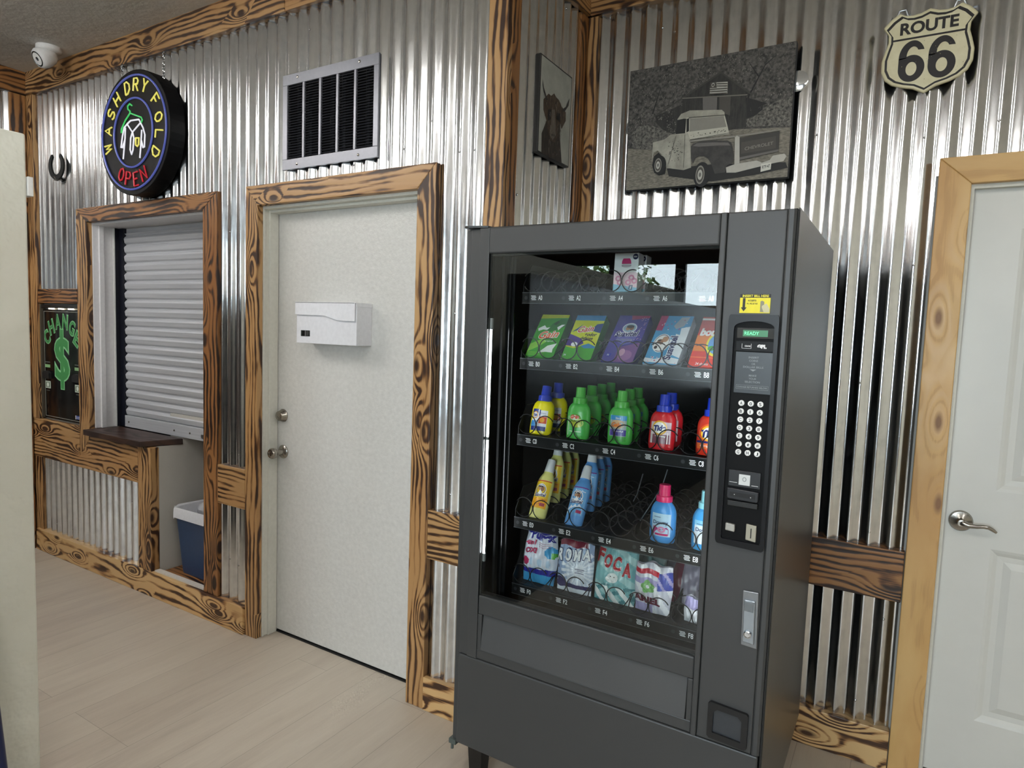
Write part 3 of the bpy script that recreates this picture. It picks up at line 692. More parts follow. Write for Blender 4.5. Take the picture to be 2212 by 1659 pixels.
def pm(name, a, b, scale, sx=1, sz=1, rough=.6, det=5):
    t_ = NT(name); n = t_.noise(t_.obj(), scale, det, .65, 1, sx, sz)
    return t_.end(t_.bsdf(Base_Color=t_.ramp(n, [(.36, srgb(a)), (.64, srgb(b))]), Roughness=rough))
cm = [pm('cow_backdrop', '9b9d95', 'b0b2aa', 9), pm('cow_coat', '1c1712', '3c3228', 60, 2, .4), pm('cow_hair', '241b13', '5a4a39', 90, 1.6, .4), P('6a6157', .6), P('8c8478', .6), P('0c0a08', .6), P('1d1815', .5)]
m = MB(); lay = [('body', 1), ('head', 2), ('stripe', 3), ('snout', 3), ('eye1', 5), ('eye2', 5), ('hl', 6), ('hr', 6)]
m.add([(-1.2616, ya+.006, za+.006), (-1.2616, yb-.006, za+.006), (-1.2616, yb-.006, zb-.006), (-1.2616, ya+.006, zb-.006)], [(0, 1, 2, 3)], 0)
for i, (k, mi) in enumerate(lay):
    m.flat([(ya+.004+u*.985, za+v) for u, v in COW[k]], lambda u, v, i=i: (-1.2612+.0003*i, u, v), mi)
r2 = random.Random(3)
for i in range(110):      # shaggy locks
    u = r2.uniform(.04, .19); v = r2.uniform(.02, .235); s_ = min(r2.uniform(.010, .03), v-.004)
    if v < .15 and not .045 < u < .185: continue
    m.flat([(ya+u, za+v), (ya+u+.0025, za+v+.001), (ya+u+r2.uniform(-.008, .008), za+v-s_)], lambda a, b: (-1.2585, a, b), 2 if i % 4 else 4)
for q in ((.108, .090), (.124, .093)): m.disc(ya+q[0], za+q[1], .004, .005, lambda a, b: (-1.2582, a, b), 5, 10)
obj('portrait', m, cm, t)

# ---- canvas of the old pickup truck
t = thing('truck_canvas', 'sepia canvas print of an old pickup truck in front of a barn', 'picture', (-.735, 2.65, 2.148))
X0, Z0 = -1.060, 2.148; Wd, Ht = .642, .487
obj('canvas', MB().box(X0, X0+Wd, 2.631, 2.660, Z0, Z0+Ht), P('0d0c0b', .7), t, bevel=.001)
TR = {'ground': [(0.0, 0.173), (0.101, 0.157), (0.425, 0.198), (0.641, 0.18), (0.641, 0.001), (0.001, 0.001)], 'lwing': [(0.112, 0.289), (0.239, 0.326), (0.245, 0.22), (0.183, 0.211), (0.146, 0.232), (0.118, 0.261)], 'barn': [(0.22, 0.345), (0.367, 0.42), (0.49, 0.32), (0.469, 0.314), (0.476, 0.199), (0.413, 0.197), (0.245, 0.212)], 'rlean': [(0.467, 0.312), (0.548, 0.277), (0.531, 0.274), (0.531, 0.246), (0.474, 0.231)], 'roofl': [(0.057, 0.263), (0.218, 0.347), (0.367, 0.424), (0.492, 0.319), (0.488, 0.315), (0.368, 0.416), (0.223, 0.341), (0.112, 0.288)], 'beam': [(0.22, 0.346), (0.472, 0.322), (0.472, 0.318), (0.221, 0.342)], 'd1': [(0.303, 0.334), (0.359, 0.328), (0.36, 0.28), (0.306, 0.287)], 'd2': [(0.367, 0.328), (0.411, 0.323), (0.412, 0.251), (0.37, 0.273)], 'flag': [(0.329, 0.387), (0.396, 0.38), (0.397, 0.336), (0.329, 0.343)], 'canton': [(0.329, 0.387), (0.353, 0.384), (0.355, 0.363), (0.329, 0.366)], 'lbush': [(0.014, 0.231), (0.045, 0.258), (0.096, 0.255), (0.146, 0.232), (0.183, 0.211), (0.153, 0.189), (0.109, 0.182), (0.106, 0.157), (0.041, 0.168), (0.017, 0.192)], 'rbush': [(0.474, 0.227), (0.501, 0.235), (0.537, 0.261), (0.581, 0.282), (0.64, 0.291), (0.64, 0.18), (0.579, 0.192), (0.476, 0.199)], 'shadow': [(0.173, 0.074), (0.352, 0.073), (0.625, 0.054), (0.640, 0.033), (0.515, 0.018), (0.356, 0.007), (0.183, 0.043)], 'cabroof': [(0.206, 0.264), (0.22, 0.283), (0.255, 0.292), (0.38, 0.277), (0.391, 0.266), (0.392, 0.254), (0.253, 0.262), (0.207, 0.261)], 'cabrear': [(0.243, 0.265), (0.392, 0.256), (0.408, 0.204), (0.414, 0.181), (0.262, 0.177), (0.241, 0.204)], 'glass': [(0.257, 0.26), (0.389, 0.252), (0.402, 0.21), (0.258, 0.209)], 'w1': [(0.207, 0.261), (0.236, 0.263), (0.241, 0.204), (0.203, 0.205)], 'w2': [(0.244, 0.26), (0.254, 0.262), (0.256, 0.212), (0.246, 0.207)], 'body': [(0.109, 0.184), (0.157, 0.191), (0.183, 0.207), (0.252, 0.205), (0.264, 0.176), (0.273, 0.068), (0.243, 0.061), (0.173, 0.076), (0.147, 0.135), (0.131, 0.15), (0.115, 0.143), (0.109, 0.105)], 'fw': [(0.111, 0.092), (0.117, 0.128), (0.136, 0.141), (0.157, 0.117), (0.17, 0.078), (0.167, 0.053), (0.143, 0.049), (0.122, 0.061)], 'fender': [(0.268, 0.150), (.274, .160), (.30, .166), (.36, .163), (0.41, 0.157), (.424, .148), (0.430, 0.130), (.436, .10), (0.437, 0.073), (0.412, 0.063), (0.407, 0.037), (0.368, 0.035), (.360, .055), (0.350, 0.078), (.338, .096), (0.321, 0.107), (.303, .110), (0.288, 0.104), (0.279, 0.084), (0.271, 0.105)], 'fhl': [(0.276, 0.151), (0.290, 0.160), (.35, .157), (0.412, 0.149), (0.422, 0.137), (.38, .142), (0.30, 0.146)], 'rail': [(0.258, 0.175), (0.438, 0.172), (0.601, 0.176), (0.606, 0.172), (0.447, 0.165), (0.263, 0.168)], 'gate': [(0.453, 0.162), (0.597, 0.169), (0.598, 0.095), (0.458, 0.078)], 'gpan': [(0.461, 0.144), (0.586, 0.152), (0.588, 0.108), (0.463, 0.101)], 'grail': [(0.457, 0.088), (0.598, 0.103), (0.598, 0.095), (0.458, 0.078)], 'gpost': [(0.437, 0.166), (0.444, 0.171), (0.454, 0.164), (0.46, 0.066), (0.441, 0.064)], 'bump': [(0.41, 0.055), (0.441, 0.064), (0.523, 0.07), (0.542, 0.06), (0.569, 0.067), (0.579, 0.082), (0.619, 0.085), (0.628, 0.075), (0.618, 0.058), (0.577, 0.053), (0.447, 0.032), (0.413, 0.035)], 'plate': [(0.539, 0.055), (0.576, 0.058), (0.575, 0.032), (0.539, 0.026)]}
tm = [pm('print_trees', '191816', '625e59', 85, det=9), pm('print_ground', '5f5a50', '8c8678', 70, 1, 3), pm('print_barn', '1a1917', '34322e', 60, 6, .3), P('757167', .6), pm('print_bush', '1d1c1a', '7d7971', 100),
      P('171615', .6), pm('print_paint', '8f8c80', 'b3b0a2', 14), P('c4c1b2', .6), P('0f0e0e', .6), pm('print_fender', '2c2a29', '45423f', 20), P('6b6763', .6), P('8d8980', .6), P('bdbab0', .6), P('3a3733', .6), P('d7d5cb', .6), P('4b4741', .6)]
order = [('ground', 1), ('lwing', 2), ('barn', 2), ('rlean', 5), ('roofl', 13), ('beam', 3), ('d1', 10), ('d2', 15), ('flag', 12), ('canton', 15), ('lbush', 4), ('rbush', 4), ('shadow', 5), ('cabroof', 6), ('cabrear', 7), ('glass', 11), ('w1', 8), ('w2', 8),
         ('body', 6), ('fw', 8), ('fender', 9), ('fhl', 10), ('rail', 11), ('gate', 13), ('gpan', 15), ('grail', 10), ('gpost', 12), ('bump', 12), ('plate', 14)]
m = MB(); m.add([(X0+.001, 2.6305, Z0+.001), (X0+Wd-.001, 2.6305, Z0+.001), (X0+Wd-.001, 2.6305, Z0+Ht-.001), (X0+.001, 2.6305, Z0+Ht-.001)], [(0, 1, 2, 3)], 0)
def tl(i): return lambda u, v, d=None: (X0+.006+min(max(u, -.004), .634), 2.6302-.00022*i, Z0+v)
for i, (k, mi) in enumerate(order): m.flat(TR[k], tl(i), mi)
L_ = len(order)
r2 = random.Random(5)
for i in range(5):      # flag stripes
    z = .3415+i*.0088; m.flat([(.329 if i < 3 else .356, z), (.3965, z-.006), (.3965, z-.003), (.329 if i < 3 else .356, z+.003)], tl(L_), 15)
m.disc(.3415, .375, .006, .008, tl(L_), 12, 12, .6)
for i in range(26):     # barn boards, foliage flecks
    u = .235+i*.0095; m.flat([(u, .21), (u+.0008, .21), (u+.0008, .335), (u, .335)], tl(4.5), 13)
for i in range(2300):
    u, v = r2.uniform(.0, .63), r2.uniform(.20, .48)
    if u > .47 and r2.random() < .6: continue
    if math.sin(31*u+4)*math.sin(37*v+19*u) < -.25: continue
    if .2 < u < .5 and v < .43 - abs(u-.367)*.85: continue
    s_ = r2.uniform(.0012, .0042); dk = r2.random() < .2
    m.flat([(u, v), (u+s_, v+s_*.6), (u+s_*.4, v+s_*1.6)], tl(1.3), 13 if dk else (3, 11, 11, 10)[i % 4])
for i in range(170):
    u, v = (r2.uniform(.0, .18), r2.uniform(.16, .25)) if i % 2 else (r2.uniform(.48, .63), r2.uniform(.195, .27)); s_ = r2.uniform(.001, .003)
    m.flat([(u, v), (u+s_, v+s_*.6), (u+s_*.4, v+s_*1.6)], tl(12.5), (3, 10, 13)[i % 3])
for (a, b, c, d, w_) in ((.47, .30, .53, .42, .004), (.53, .42, .57, .45, .003), (.51, .38, .47, .44, .0025), (.10, .30, .13, .40, .003)):   # trunks
    m.flat([(a-w_, b), (a+w_, b), (c+w_*.5, d), (c-w_*.5, d)], tl(3.6), 8)
for (u, v, ru, rv, h_) in ((.139, .090, .015, .028, 0), (.313, .036, .0175, .036, 0)):     # wheel rims
    m.disc(u+.004, v, ru*1.85, rv*1.35, tl(L_), 8, 24); m.disc(u-.002, v, ru, rv, tl(L_+1), 11, 24); m.disc(u-.002, v, ru*.82, rv*.82, tl(L_+2), 15, 24); m.disc(u-.002, v, ru*.55, rv*.55, tl(L_+3), 12, 20); m.disc(u-.002, v, ru*.25, rv*.25, tl(L_+4), 10, 12)
m.text('CHEVROLET', tl(L_), .476, .578, .117, .129, 11, .01, rise=.010)
m.text('RT9 47', tl(L_), .544, .571, .038, .050, 8, .01, rise=.003)
for i in range(70):     # flaked paint
    u, v = (r2.gauss(.205, .016), r2.gauss(.143, .018)) if i < 45 else (r2.uniform(.265, .40), r2.gauss(.192, .003)); s_ = r2.uniform(.0015, .0045)
    m.flat([(u, v), (u+s_, v+s_*.4), (u+s_*.7, v+s_), (u-s_*.2, v+s_*.8)], tl(L_), 13 if i % 3 else 15)
for q in ([(.241, .20), (.2425, .20), (.2435, .07), (.242, .07)], [(.205, .20), (.2065, .20), (.180, .09), (.1785, .09)], [(.262, .176), (.414, .184), (.414, .1855), (.262, .1775)], [(.253, .262), (.392, .254), (.392, .2565), (.253, .2645)]): m.flat(q, tl(L_), 15)
obj('print', m, tm, t)
def discm(x, z): return MB().lathe([(.038, 2.660), (.038, 2.657), (.035, 2.655), (.001, 2.655)], 32, (x, 0, z), 'Y')
CL = NT('clear_plastic'); CLm = CL.end(CL.bsdf(Base_Color=(.75, .76, .76, 1), Metallic=.8, Roughness=.12))
obj('mounting_disc', discm(X0+.018, 2.412), CLm, t, smooth=True); obj('mounting_disc', discm(X0+Wd+.006, 2.50), CLm, t, smooth=True)

# ---- route sign
t = thing('highway_sign', 'cream and black highway shield sign hung at the top right', 'sign', (-.009, 2.65, 2.39))
R6 = [(-.134, .126), (-.112, .150), (-.088, .166), (-.070, .156), (-.049, .153), (-.025, .156), (0, .166)]
R6 += [(-u, v) for u, v in R6[:-1][::-1]]
RS = [(.117, .100), (.116, .074), (.124, .046), (.132, .014), (.131, -.022), (.119, -.050), (.097, -.069), (.068, -.081), (.033, -.090), (0, -.109)]
sh = R6 + RS + [(-u, v) for u, v in RS[:-1][::-1]]
ox, oz = -.009, 2.50
def sc_(k, dz=0): return [(ox+u*k, oz+.02+(v-.02)*k+dz) for u, v in sh]
obj('sign_plate', MB().prism(sc_(1), 2.640, 2.652, FX), P('c9c19c', .5), t, bevel=.003)
CRM = pm('sign_cream', 'cfc7a3', 'dcd6b6', 12)
m = MB()
def ringp(k0, k1, y, mi):
    a, b = sc_(k0), sc_(k1); n = len(a)
    m.add([(u, y, v) for u, v in a+b], [(i, (i+1) % n, n+(i+1) % n, n+i) for i in range(n)], mi)
ringp(.97, .0001, 2.6396, 0); ringp(.925, .872, 2.6392, 1)
m.box(ox-.103, ox+.103, 2.6388, 2.6394, oz+.074, oz+.080, 1)
m.text('ROUTE', XZ(2.6388), ox-.083, ox+.083, oz+.091, oz+.131, 1, .035)
def six(m, u0, u1, v0, v1, y, mi):
    W_, H_ = u1-u0, v1-v0; f = lambda u, v: (u0+u*W_, y, v0+v*H_)
    n = 40; o_ = []; i_ = []
    for k in range(n+1):        # bowl
        a = 6.283185*k/n; o_.append(f(.5+.5*math.cos(a), .325+.325*math.sin(a))); i_.append(f(.5+.205*math.cos(a), .315+.165*math.sin(a)))
    m.add(o_+i_, [(k, k+1, n+2+k, n+1+k) for k in range(n)], mi)
    o_ = []; i_ = []; n = 26
    for k in range(n+1):        # stem sweeping over the top
        t_ = k/n; a = R(22 + 168*t_); b_ = R(28 + 162*t_)
        o_.append(f(.5+.5*math.cos(a)*(1 if a > 1.2 else .97), .60+.40*math.sin(a) if a < 3.14 else .60-.20*(a-3.14)))
        i_.append(f(.52+.225*math.cos(b_), .66+.205*math.sin(b_)-.04*t_))
    y2 = y-.0002; m.add([(p[0], y2, p[2]) for p in o_+i_], [(k, k+1, n+2+k, n+1+k) for k in range(n)], mi)
    m.add([(p[0], y2, p[2]) for p in (f(0, .60), f(.29, .60), f(.27, .28), f(0, .30))], [(0, 1, 2, 3)], mi)
six(m, ox-.081, ox-.004, oz-.066, oz+.069, 2.6388, 1); six(m, ox+.005, ox+.083, oz-.066, oz+.069, 2.6388, 1)
for i in range(26): m.disc(ox+r2.gauss(.05, .05), oz+r2.gauss(0, .04), r2.uniform(.0006, .0016), r2.uniform(.0006, .0016), XZ(2.6384), 2, 6)
obj('sign_face', m, [CRM, P('17110f', .5), P('8d8565', .6)], t)
for sx in (-.078, .085):
    m = MB(); m.tube([(ox+sx-.022, 2.648, oz+.150), (ox+sx-.012, 2.652, oz+.178), (ox+sx+.008, 2.650, oz+.178), (ox+sx+.018, 2.648, oz+.150)], .0035, 8)
    obj('hanger', m, STEEL, t, smooth=True)

# ---- small white sensor on the partition end, pole, waste bin
struct('trim_44', MB().box(-2.336, -2.300, .9525, .968, 1.897, 1.955), P('e4e4e2', .4), bevel=.002)
t = thing('pole', 'thin dark blue pole leaning by the plastered partition at the left edge', 'pole', (-2.20, .80, 0))
m = MB().tube([(-2.185, .815, .0), (-2.245, .765, .95), (-2.285, .745, 1.45)], .0155, 14); obj('shaft', m, P('10204e', .3), t, smooth=True)

t = thing('waste_bin', 'blue plastic waste bin with a white liner in the closet under the counter', 'bin', (-3.28, 2.21, .128))
def rr(hx, hy, r, n=6):
    o = []
    for sx, sy, a0 in ((1, 1, 0), (-1, 1, 90), (-1, -1, 180), (1, -1, 270)):
        for k in range(n+1): a = R(a0+90*k/n); o.append((sx*(hx-r)+r*math.cos(a), sy*(hy-r)+r*math.sin(a)))
    return o
def loft(m, secs, cx, cy, mi=0, cap=True):
    b = len(m.v); n = len(secs[0][0]); vs = [(cx+u, cy+v, z) for s_, z in secs for u, v in s_]
    fs = [(k*n+j, k*n+(j+1) % n, (k+1)*n+(j+1) % n, (k+1)*n+j) for k in range(len(secs)-1) for j in range(n)]
    if cap: fs.append(tuple(range(n-1, -1, -1)))
    m.add(vs, fs, mi); return m
bcx, bcy = -3.262, 2.205
m = MB(); loft(m, [(rr(.128, .098, .035), .1285), (rr(.130, .100, .035), .135), (rr(.160, .122, .04), .47), (rr(.163, .125, .04), .475), (rr(.163, .125, .04), .495), (rr(.158, .120, .04), .497), (rr(.155, .118, .04), .46), (rr(.126, .096, .03), .14)], bcx, bcy)
obj('bin_body', m, P('2b4468', .45), t, smooth=True)
r3 = random.Random(9); m = MB(); base = rr(.164, .126, .04); n_ = len(base); drop = [r3.uniform(.008, .075) for _ in base]
for k in range(n_): drop[k] = (2.2*drop[k]+drop[(k+1) % n_])/3.2
vs = []; fs = []
for k, (u, v) in enumerate(base):
    vs += [(bcx+u*1.05, bcy+v*1.05, .497-drop[k]), (bcx+u*1.04, bcy+v*1.04, .49), (bcx+u*1.01, bcy+v*1.01, .503+.004*math.sin(k*1.9)), (bcx+u*.95, bcy+v*.95, .498), (bcx+u*.88, bcy+v*.88, .42+.01*math.sin(k*2.3)), (bcx+u*.6, bcy+v*.6, .40)]
for k in range(n_):
    for j in range(5): a = k*6+j; b = ((k+1) % n_)*6+j; fs.append((a, b, b+1, a+1))
fs.append(tuple(k*6+5 for k in range(n_)))
obj('bin_liner', MB().add(vs, fs), P('d4d6dc', .5), t, smooth=True)
m = MB(); ico = [( .07*math.cos(a)*math.sin(b)*(1+.15*r3.random()), .06*math.sin(a)*math.sin(b)*(1+.15*r3.random()), .05*math.cos(b)) for b in [math.pi*j/7 for j in range(8)] for a in [6.283*i/12 for i in range(12)]]
m.add([(-3.245+p[0], 2.19+p[1], .492+p[2]) for p in ico], [(j*12+i, j*12+(i+1) % 12, (j+1)*12+(i+1) % 12, (j+1)*12+i) for j in range(7) for i in range(12)])
tag(obj('crumpled_bag', m, CLm if False else P('a9abb0', .25), smooth=True), 'crumpled clear plastic in the top of the waste bin', 'rubbish')
# tree outside, seen in the machine's glass
t = thing('tree', 'leafy tree outside, mirrored in the glass of the vending machine', 'tree', (-4.9, -6.5, 0))
m = MB(); m.tube([(-4.9, -6.5, -.1), (-4.85, -6.5, 1.4), (-4.7, -6.45, 2.6)], [.12, .09, .05], 10); obj('trunk', m, P('3c2f24', .8), t)
m = MB(); r4 = random.Random(11)
for i in range(2600):
    a = r4.uniform(0, 6.283); rr_ = r4.uniform(0, 1)**.5; x, y, z = -4.75+1.35*rr_*math.cos(a), -6.4+1.0*rr_*math.sin(a), 2.9+r4.uniform(-1.3, 1.1)*(1-.4*rr_)
    d = [Vector((r4.uniform(-1, 1), r4.uniform(-1, 1), r4.uniform(-1, 1)))*.075 for _ in range(2)]
    p = Vector((x, y, z)); m.add([tuple(p), tuple(p+d[0]), tuple(p+d[0]+d[1]), tuple(p+d[1])], [(0, 1, 2, 3)])
LEAF = P('5f8030', .6); obj('foliage', m, LEAF, t)
tag(obj('building', MB().box(-4.6, -2.0, -10.6, -9.4, -.13, 2.08, 0).box(-4.7, -1.9, -10.7, -9.3, 2.08, 2.16, 1), [P('6b5a45', .8), P('4a3b2c', .8)]), 'low brown building across the street, mirrored in the machine glass', 'building')
struct('ground_outside', MB().box(-14, 12, -16, FY-.13, -.2, -.13), P('7d786c', .9))

# ================================================================== THE VENDING MACHINE
MX0, MX1, MY, MYB, MZ0, MZ1 = -1.215, -.238, 1.70, 2.545, .164, 1.862
vm = thing('vending_machine', 'tall dark grey glass fronted vending machine full of laundry supplies', 'vending machine', (-.726, 2.1, 0))
VO = ORG[vm.name]
INT = P('060607', .6, spec=.12)
m = MB()
m.box(MX0, MX0+.012, MY+.045, MYB, MZ0, MZ1-.004); m.box(MX1-.004, MX1, MY+.012, MYB, MZ0, MZ1)
m.box(MX0+.012, MX1-.004, MYB-.01, MYB, MZ0, MZ1-.006); m.box(MX0+.012, MX1-.004, MY+.045, MYB-.01, MZ1-.016, MZ1-.006); m.box(MX0+.012, MX1-.004, MY+.045, MYB-.01, MZ0, MZ0+.01)
obj('cabinet', m, MSIDE, vm)
m = MB()
m.box(-1.100, -1.092, MY+.05, MYB-.03, .50, 1.82, 0); m.box(-.413, -.405, MY+.02, MYB-.03, .50, 1.82, 0); m.box(-1.092, -.413, MYB-.04, MYB-.03, .50, 1.82, 0); m.box(-1.092, -.413, MY+.05, MYB-.04, 1.81, 1.82, 0); m.box(-1.092, -.413, MY+.05, MYB-.04, .50, .51, 0)
obj('inner_liner', m, INT, vm)
m = MB()
for x in (-1.1005, -1.080): m.box(x, x+.003, 1.765, 1.775, .60, 1.79)
m.box(-1.0915, -1.068, 1.776, 1.780, .60, 1.79)
for z in (.78, .98, 1.18, 1.40, 1.60): m.box(-1.078, -1.074, 1.773, 1.776, z, z+.005)
obj('tray_rail', m, P('1c1d1f', .25, .4), vm)
# door: frame pieces
def mg(name, *boxes, mat=MGREY, bev=.003, parent=None):
    m = MB()
    for b in boxes: m.box(*b)
    return obj(name, m, mat, parent or vm, bevel=bev)
mg('door_header', (-1.132, -.4215, MY, MY+.045, 1.778, 1.858), bev=.005)
mg('door_stile', (-1.190, -1.135, MY+.002, MY+.045, .4775, 1.856), bev=.004)
mg('door_stile', (-1.155, -1.119, MY-.002, MY+.002, .4775, 1.856), bev=.0015)
mg('door_stile', (-1.213, -1.191, MY+.012, MY+.045, .166, 1.855), bev=.004)
mg('door_stile', (-.4205, -.4055, MY-.004, MY+.03, .476, 1.859), bev=.003)
mg('door_rail', (-1.119, -.4215, MY+.001, MY+.045, .628, .690), bev=.004)
mg('door_rail', (-1.134, -.4215, MY+.002, MY+.045, .4775, .511), bev=.003)
mg('side_rib', (-1.119, -1.104, MY+.001, MY+.03, .511, .628), bev=.002); mg('side_rib', (-.436, -.4215, MY+.001, MY+.03, .511, .628), bev=.002)
m = MB().prism([(MY+.010, .628), (MY+.034, .628), (MY+.030, .511), (MY-.004, .513)], -1.1025, -.4375, lambda a, b, d: (d, a, b))
obj('delivery_flap', m, mat_rough('flap_grey', (.062, .064, .067), 350, .1, .0005, .34, .04, 6), vm, bevel=.002)
obj('flap_gap', MB().box(-1.104, -.436, MY+.036, MY+.044, .511, .628), DBLACK, vm)
mg('kick_panel', (-1.190, -.247, MY, MY+.045, .166, .4755), bev=.004)
mg('control_column', (-.4045, -.2645, MY, MY+.05, .4775, 1.858), bev=.003)
m = MB().prism([(-.2640, MY+.002), (-.2600, MY-.001), (-.2500, MY), (-.2445, MY+.006), (-.2435, MY+.05), (-.2640, MY+.05)], .4775, 1.858, lambda u, v, d: (u, v, d))
obj('door_edge', m, MGREY, vm, smooth=True)
mg('gasket', (-.2435, -.2390, MY+.006, MY+.05, .166, 1.858), (-1.19, -.2435, MY+.01, MY+.05, 1.8585, 1.8605), mat=RUB, bev=.001)
obj('glass', MB().box(-1.119, -.4215, MY+.006, MY+.010, .690, 1.778), GLASS, vm)
obj('glass_trim', MB().box(-1.119, -.4215, MY+.011, MY+.03, 1.772, 1.778).box(-1.119, -1.1165, MY+.011, MY+.03, .694, 1.772).box(-1.119, -.4215, MY+.011, MY+.03, .690, .694), RUB, vm)
# LED strip behind the left edge of the glass
m = MB(); 
m.box(-1.1150, -1.1095, MY+.013, MY+.016, .826, 1.545, 0)
obj('light_strip', MB().box(-.4215, -.4155, MY+.033, MY+.038, .75, 1.70), emis('added_fill_strip', 'f4f8ff', 26.0, 'ffffff'), vm)  # unseen right strip, added to brighten the products
led = obj('light_strip', m, emis('led_strip', 'f4f8ff', 26.0, 'ffffff'), vm)
for q in ((-1.116, -1.107, MY+.0125, MY+.02, 1.545, 1.58), (-1.1165, -1.108, MY+.012, MY+.014, 1.195, 1.205), (-1.116, -1.108, MY+.0125, MY+.02, .800, .826)): obj('strip_clip', MB().box(*q), P('9a9a9a', .4), led)
m = MB().prism([(-1.212, MY+.03), (-1.206, MY-.012), (-1.19, MY-.014), (-1.128, MY+.004), (-1.128, MY+.03)], 1.857, 1.864, lambda u, v, d: (u, v, d))
obj('hinge_plate', m, BLACK, vm, bevel=.001)
m = MB(); m.box(-1.222, -1.195, MY+.005, MY+.03, .150, .166); m.lathe([(.005, .13), (.005, .15)], 8, (-1.212, MY+.012, 0)); obj('lower_hinge', m, P('4a5350', .5), vm)
for (x, y) in ((-1.160, 1.80), (-.295, 1.80), (-1.160, 2.47), (-.295, 2.47)):
    m = MB(); hw = .030
    m.add([(x-.022, y-.022, 0), (x+.022, y-.022, 0), (x+.022, y+.022, 0), (x-.022, y+.022, 0), (x-.031, y-.031, .1635), (x+.031, y-.031, .1635), (x+.031, y+.031, .1635), (x-.031, y+.031, .1635)],
          [(3, 2, 1, 0), (4, 5, 6, 7), (0, 1, 5, 4), (1, 2, 6, 5), (2, 3, 7, 6), (3, 0, 4, 7)])
    obj('leg', m, BLACK, vm)

# ---- control panel
cp_o = [(-.3855, 1.598), (-.3855, 1.022), (-.380, 1.016), (-.2705, 1.012), (-.2655, 1.018), (-.2655, 1.598), (-.270, 1.604), (-.381, 1.604)]
m = MB(); yy0, yy1 = MY-.009, MY-.0005
inner = [(-.371, 1.030)] + [(-.275, 1.030)] + [(-.3230+.048*math.cos(a), 1.572+.016*math.sin(a)) for a in [math.pi*k/10 for k in range(11)]]
no, ni = len(cp_o), len(inner)
# bezel as ring of quads between matched outlines
def resample(pl, n):
    L = [0]
    for i in range(len(pl)): a, b = pl[i], pl[(i+1) % len(pl)]; L.append(L[-1]+math.hypot(b[0]-a[0], b[1]-a[1]))
    out = []
    for k in range(n):
        s_ = L[-1]*k/n; i = max(j for j in range(len(pl)) if L[j] <= s_+1e-9); f = (s_-L[i])/max(1e-9, L[i+1]-L[i]); a, b = pl[i], pl[(i+1) % len(pl)]
        out.append((a[0]+(b[0]-a[0])*f, a[1]+(b[1]-a[1])*f))
    return out
def angs(pl, n, c=(-.3255, 1.308)):
    out = []
    for k in range(n):
        a = 6.283185*k/n; d = (math.cos(a)*.06, math.sin(a)*.30); best = None
        for i in range(len(pl)):
            p, q = pl[i], pl[(i+1) % len(pl)]; e = (q[0]-p[0], q[1]-p[1]); den = d[0]*e[1]-d[1]*e[0]
            if abs(den) < 1e-12: continue
            t_ = ((p[0]-c[0])*e[1]-(p[1]-c[1])*e[0])/den; u_ = ((p[0]-c[0])*d[1]-(p[1]-c[1])*d[0])/den
            if t_ > 0 and -1e-6 <= u_ <= 1+1e-6: best = t_ if best is None else max(best, t_)
        out.append((c[0]+d[0]*best, c[1]+d[1]*best))
    return out
N_ = 200; A_, B_ = angs(cp_o, N_), angs(inner, N_)
vs = [(u, yy1, v) for u, v in A_] + [(u, yy0, v) for u, v in A_] + [(u, yy0, v) for u, v in B_] + [(u, yy1-.001, v) for u, v in B_]
m.add(vs, [(r_*N_+k, r_*N_+(k+1) % N_, (r_+1)*N_+(k+1) % N_, (r_+1)*N_+k) for r_ in range(3) for k in range(N_)])
cp = obj('control_panel', m, P('0e0f12', .3, spec=.3), vm)
m = MB().flat(inner, XZ(MY-.0012)); obj('panel_back', m, P('070708', .5, spec=.15), cp)
m = MB().box(-.363, -.274, MY-.006, MY-.0015, 1.5455, 1.571); dsp = obj('display', m, P('202427', .1), cp)
m = MB().box(-.349, -.290, MY-.0066, MY-.006, 1.550, 1.566, 0)
m.text('READY', XZ(MY-.0070), -.345, -.311, 1.554, 1.562, 1)
obj('display_glow', m, [emis('display_green', '1f9a55', .35, '0c4426'), emis('display_text', '70ffa8', 1.2, '40c070')], dsp)
m = MB().box(-.364, -.274, MY-.005, MY-.0015, 1.514, 1.538, 0)
m.text('CRANE', XZ(MY-.0056), -.343, -.329, 1.524, 1.528, 1, .03)
for q in ((-.350, -.3492, 1.520, 1.532), (-.350, -.328, 1.520, 1.5206), (-.328, -.3272, 1.520, 1.532)): m.box(q[0], q[1], MY-.0056, MY-.005, q[2], q[3], 1)
m.text('GPL', XZ(MY-.0056), -.313, -.291, 1.521, 1.531, 1, .08)
obj('logo_strip', m, [P('0b0b0c', .4, spec=.2), P('e6e6e6', .5)], cp)
m = MB().box(-.363, -.275, MY-.005, MY-.0015, 1.4085, 1.511, 0)
for s_, x, z, w_, h_ in (('INSERT', -.3195, 1.498, .024, .0048), ('COINS', -.3195, 1.490, .021, .0048), ('OR', -.3195, 1.482, .009, .0048), ('DOLLAR BILLS', -.3195, 1.474, .048, .0048), ('MAKE', -.3195, 1.453, .018, .0048), ('YOUR', -.3195, 1.445, .018, .0048), ('SELECTION', -.3195, 1.437, .036, .0048), ('CHANGE RETURNED BELOW', -.3195, 1.4235, .072, .0042)):
    m.text(s_, XZ(MY-.0056), x-w_/2, x+w_/2, z-h_/2, z+h_/2, 1, .01)
m.flat([(-.3275, 1.4685), (-.3115, 1.4685), (-.3195, 1.4635)], XZ(MY-.0056), 1)
for q in ((-.358, -.281, 1.4185, 1.4190), (-.358, -.281, 1.4280, 1.4285), (-.358, -.3575, 1.4185, 1.4285), (-.2815, -.281, 1.4185, 1.4285)): m.box(q[0], q[1], MY-.0056, MY-.005, q[2], q[3], 1)
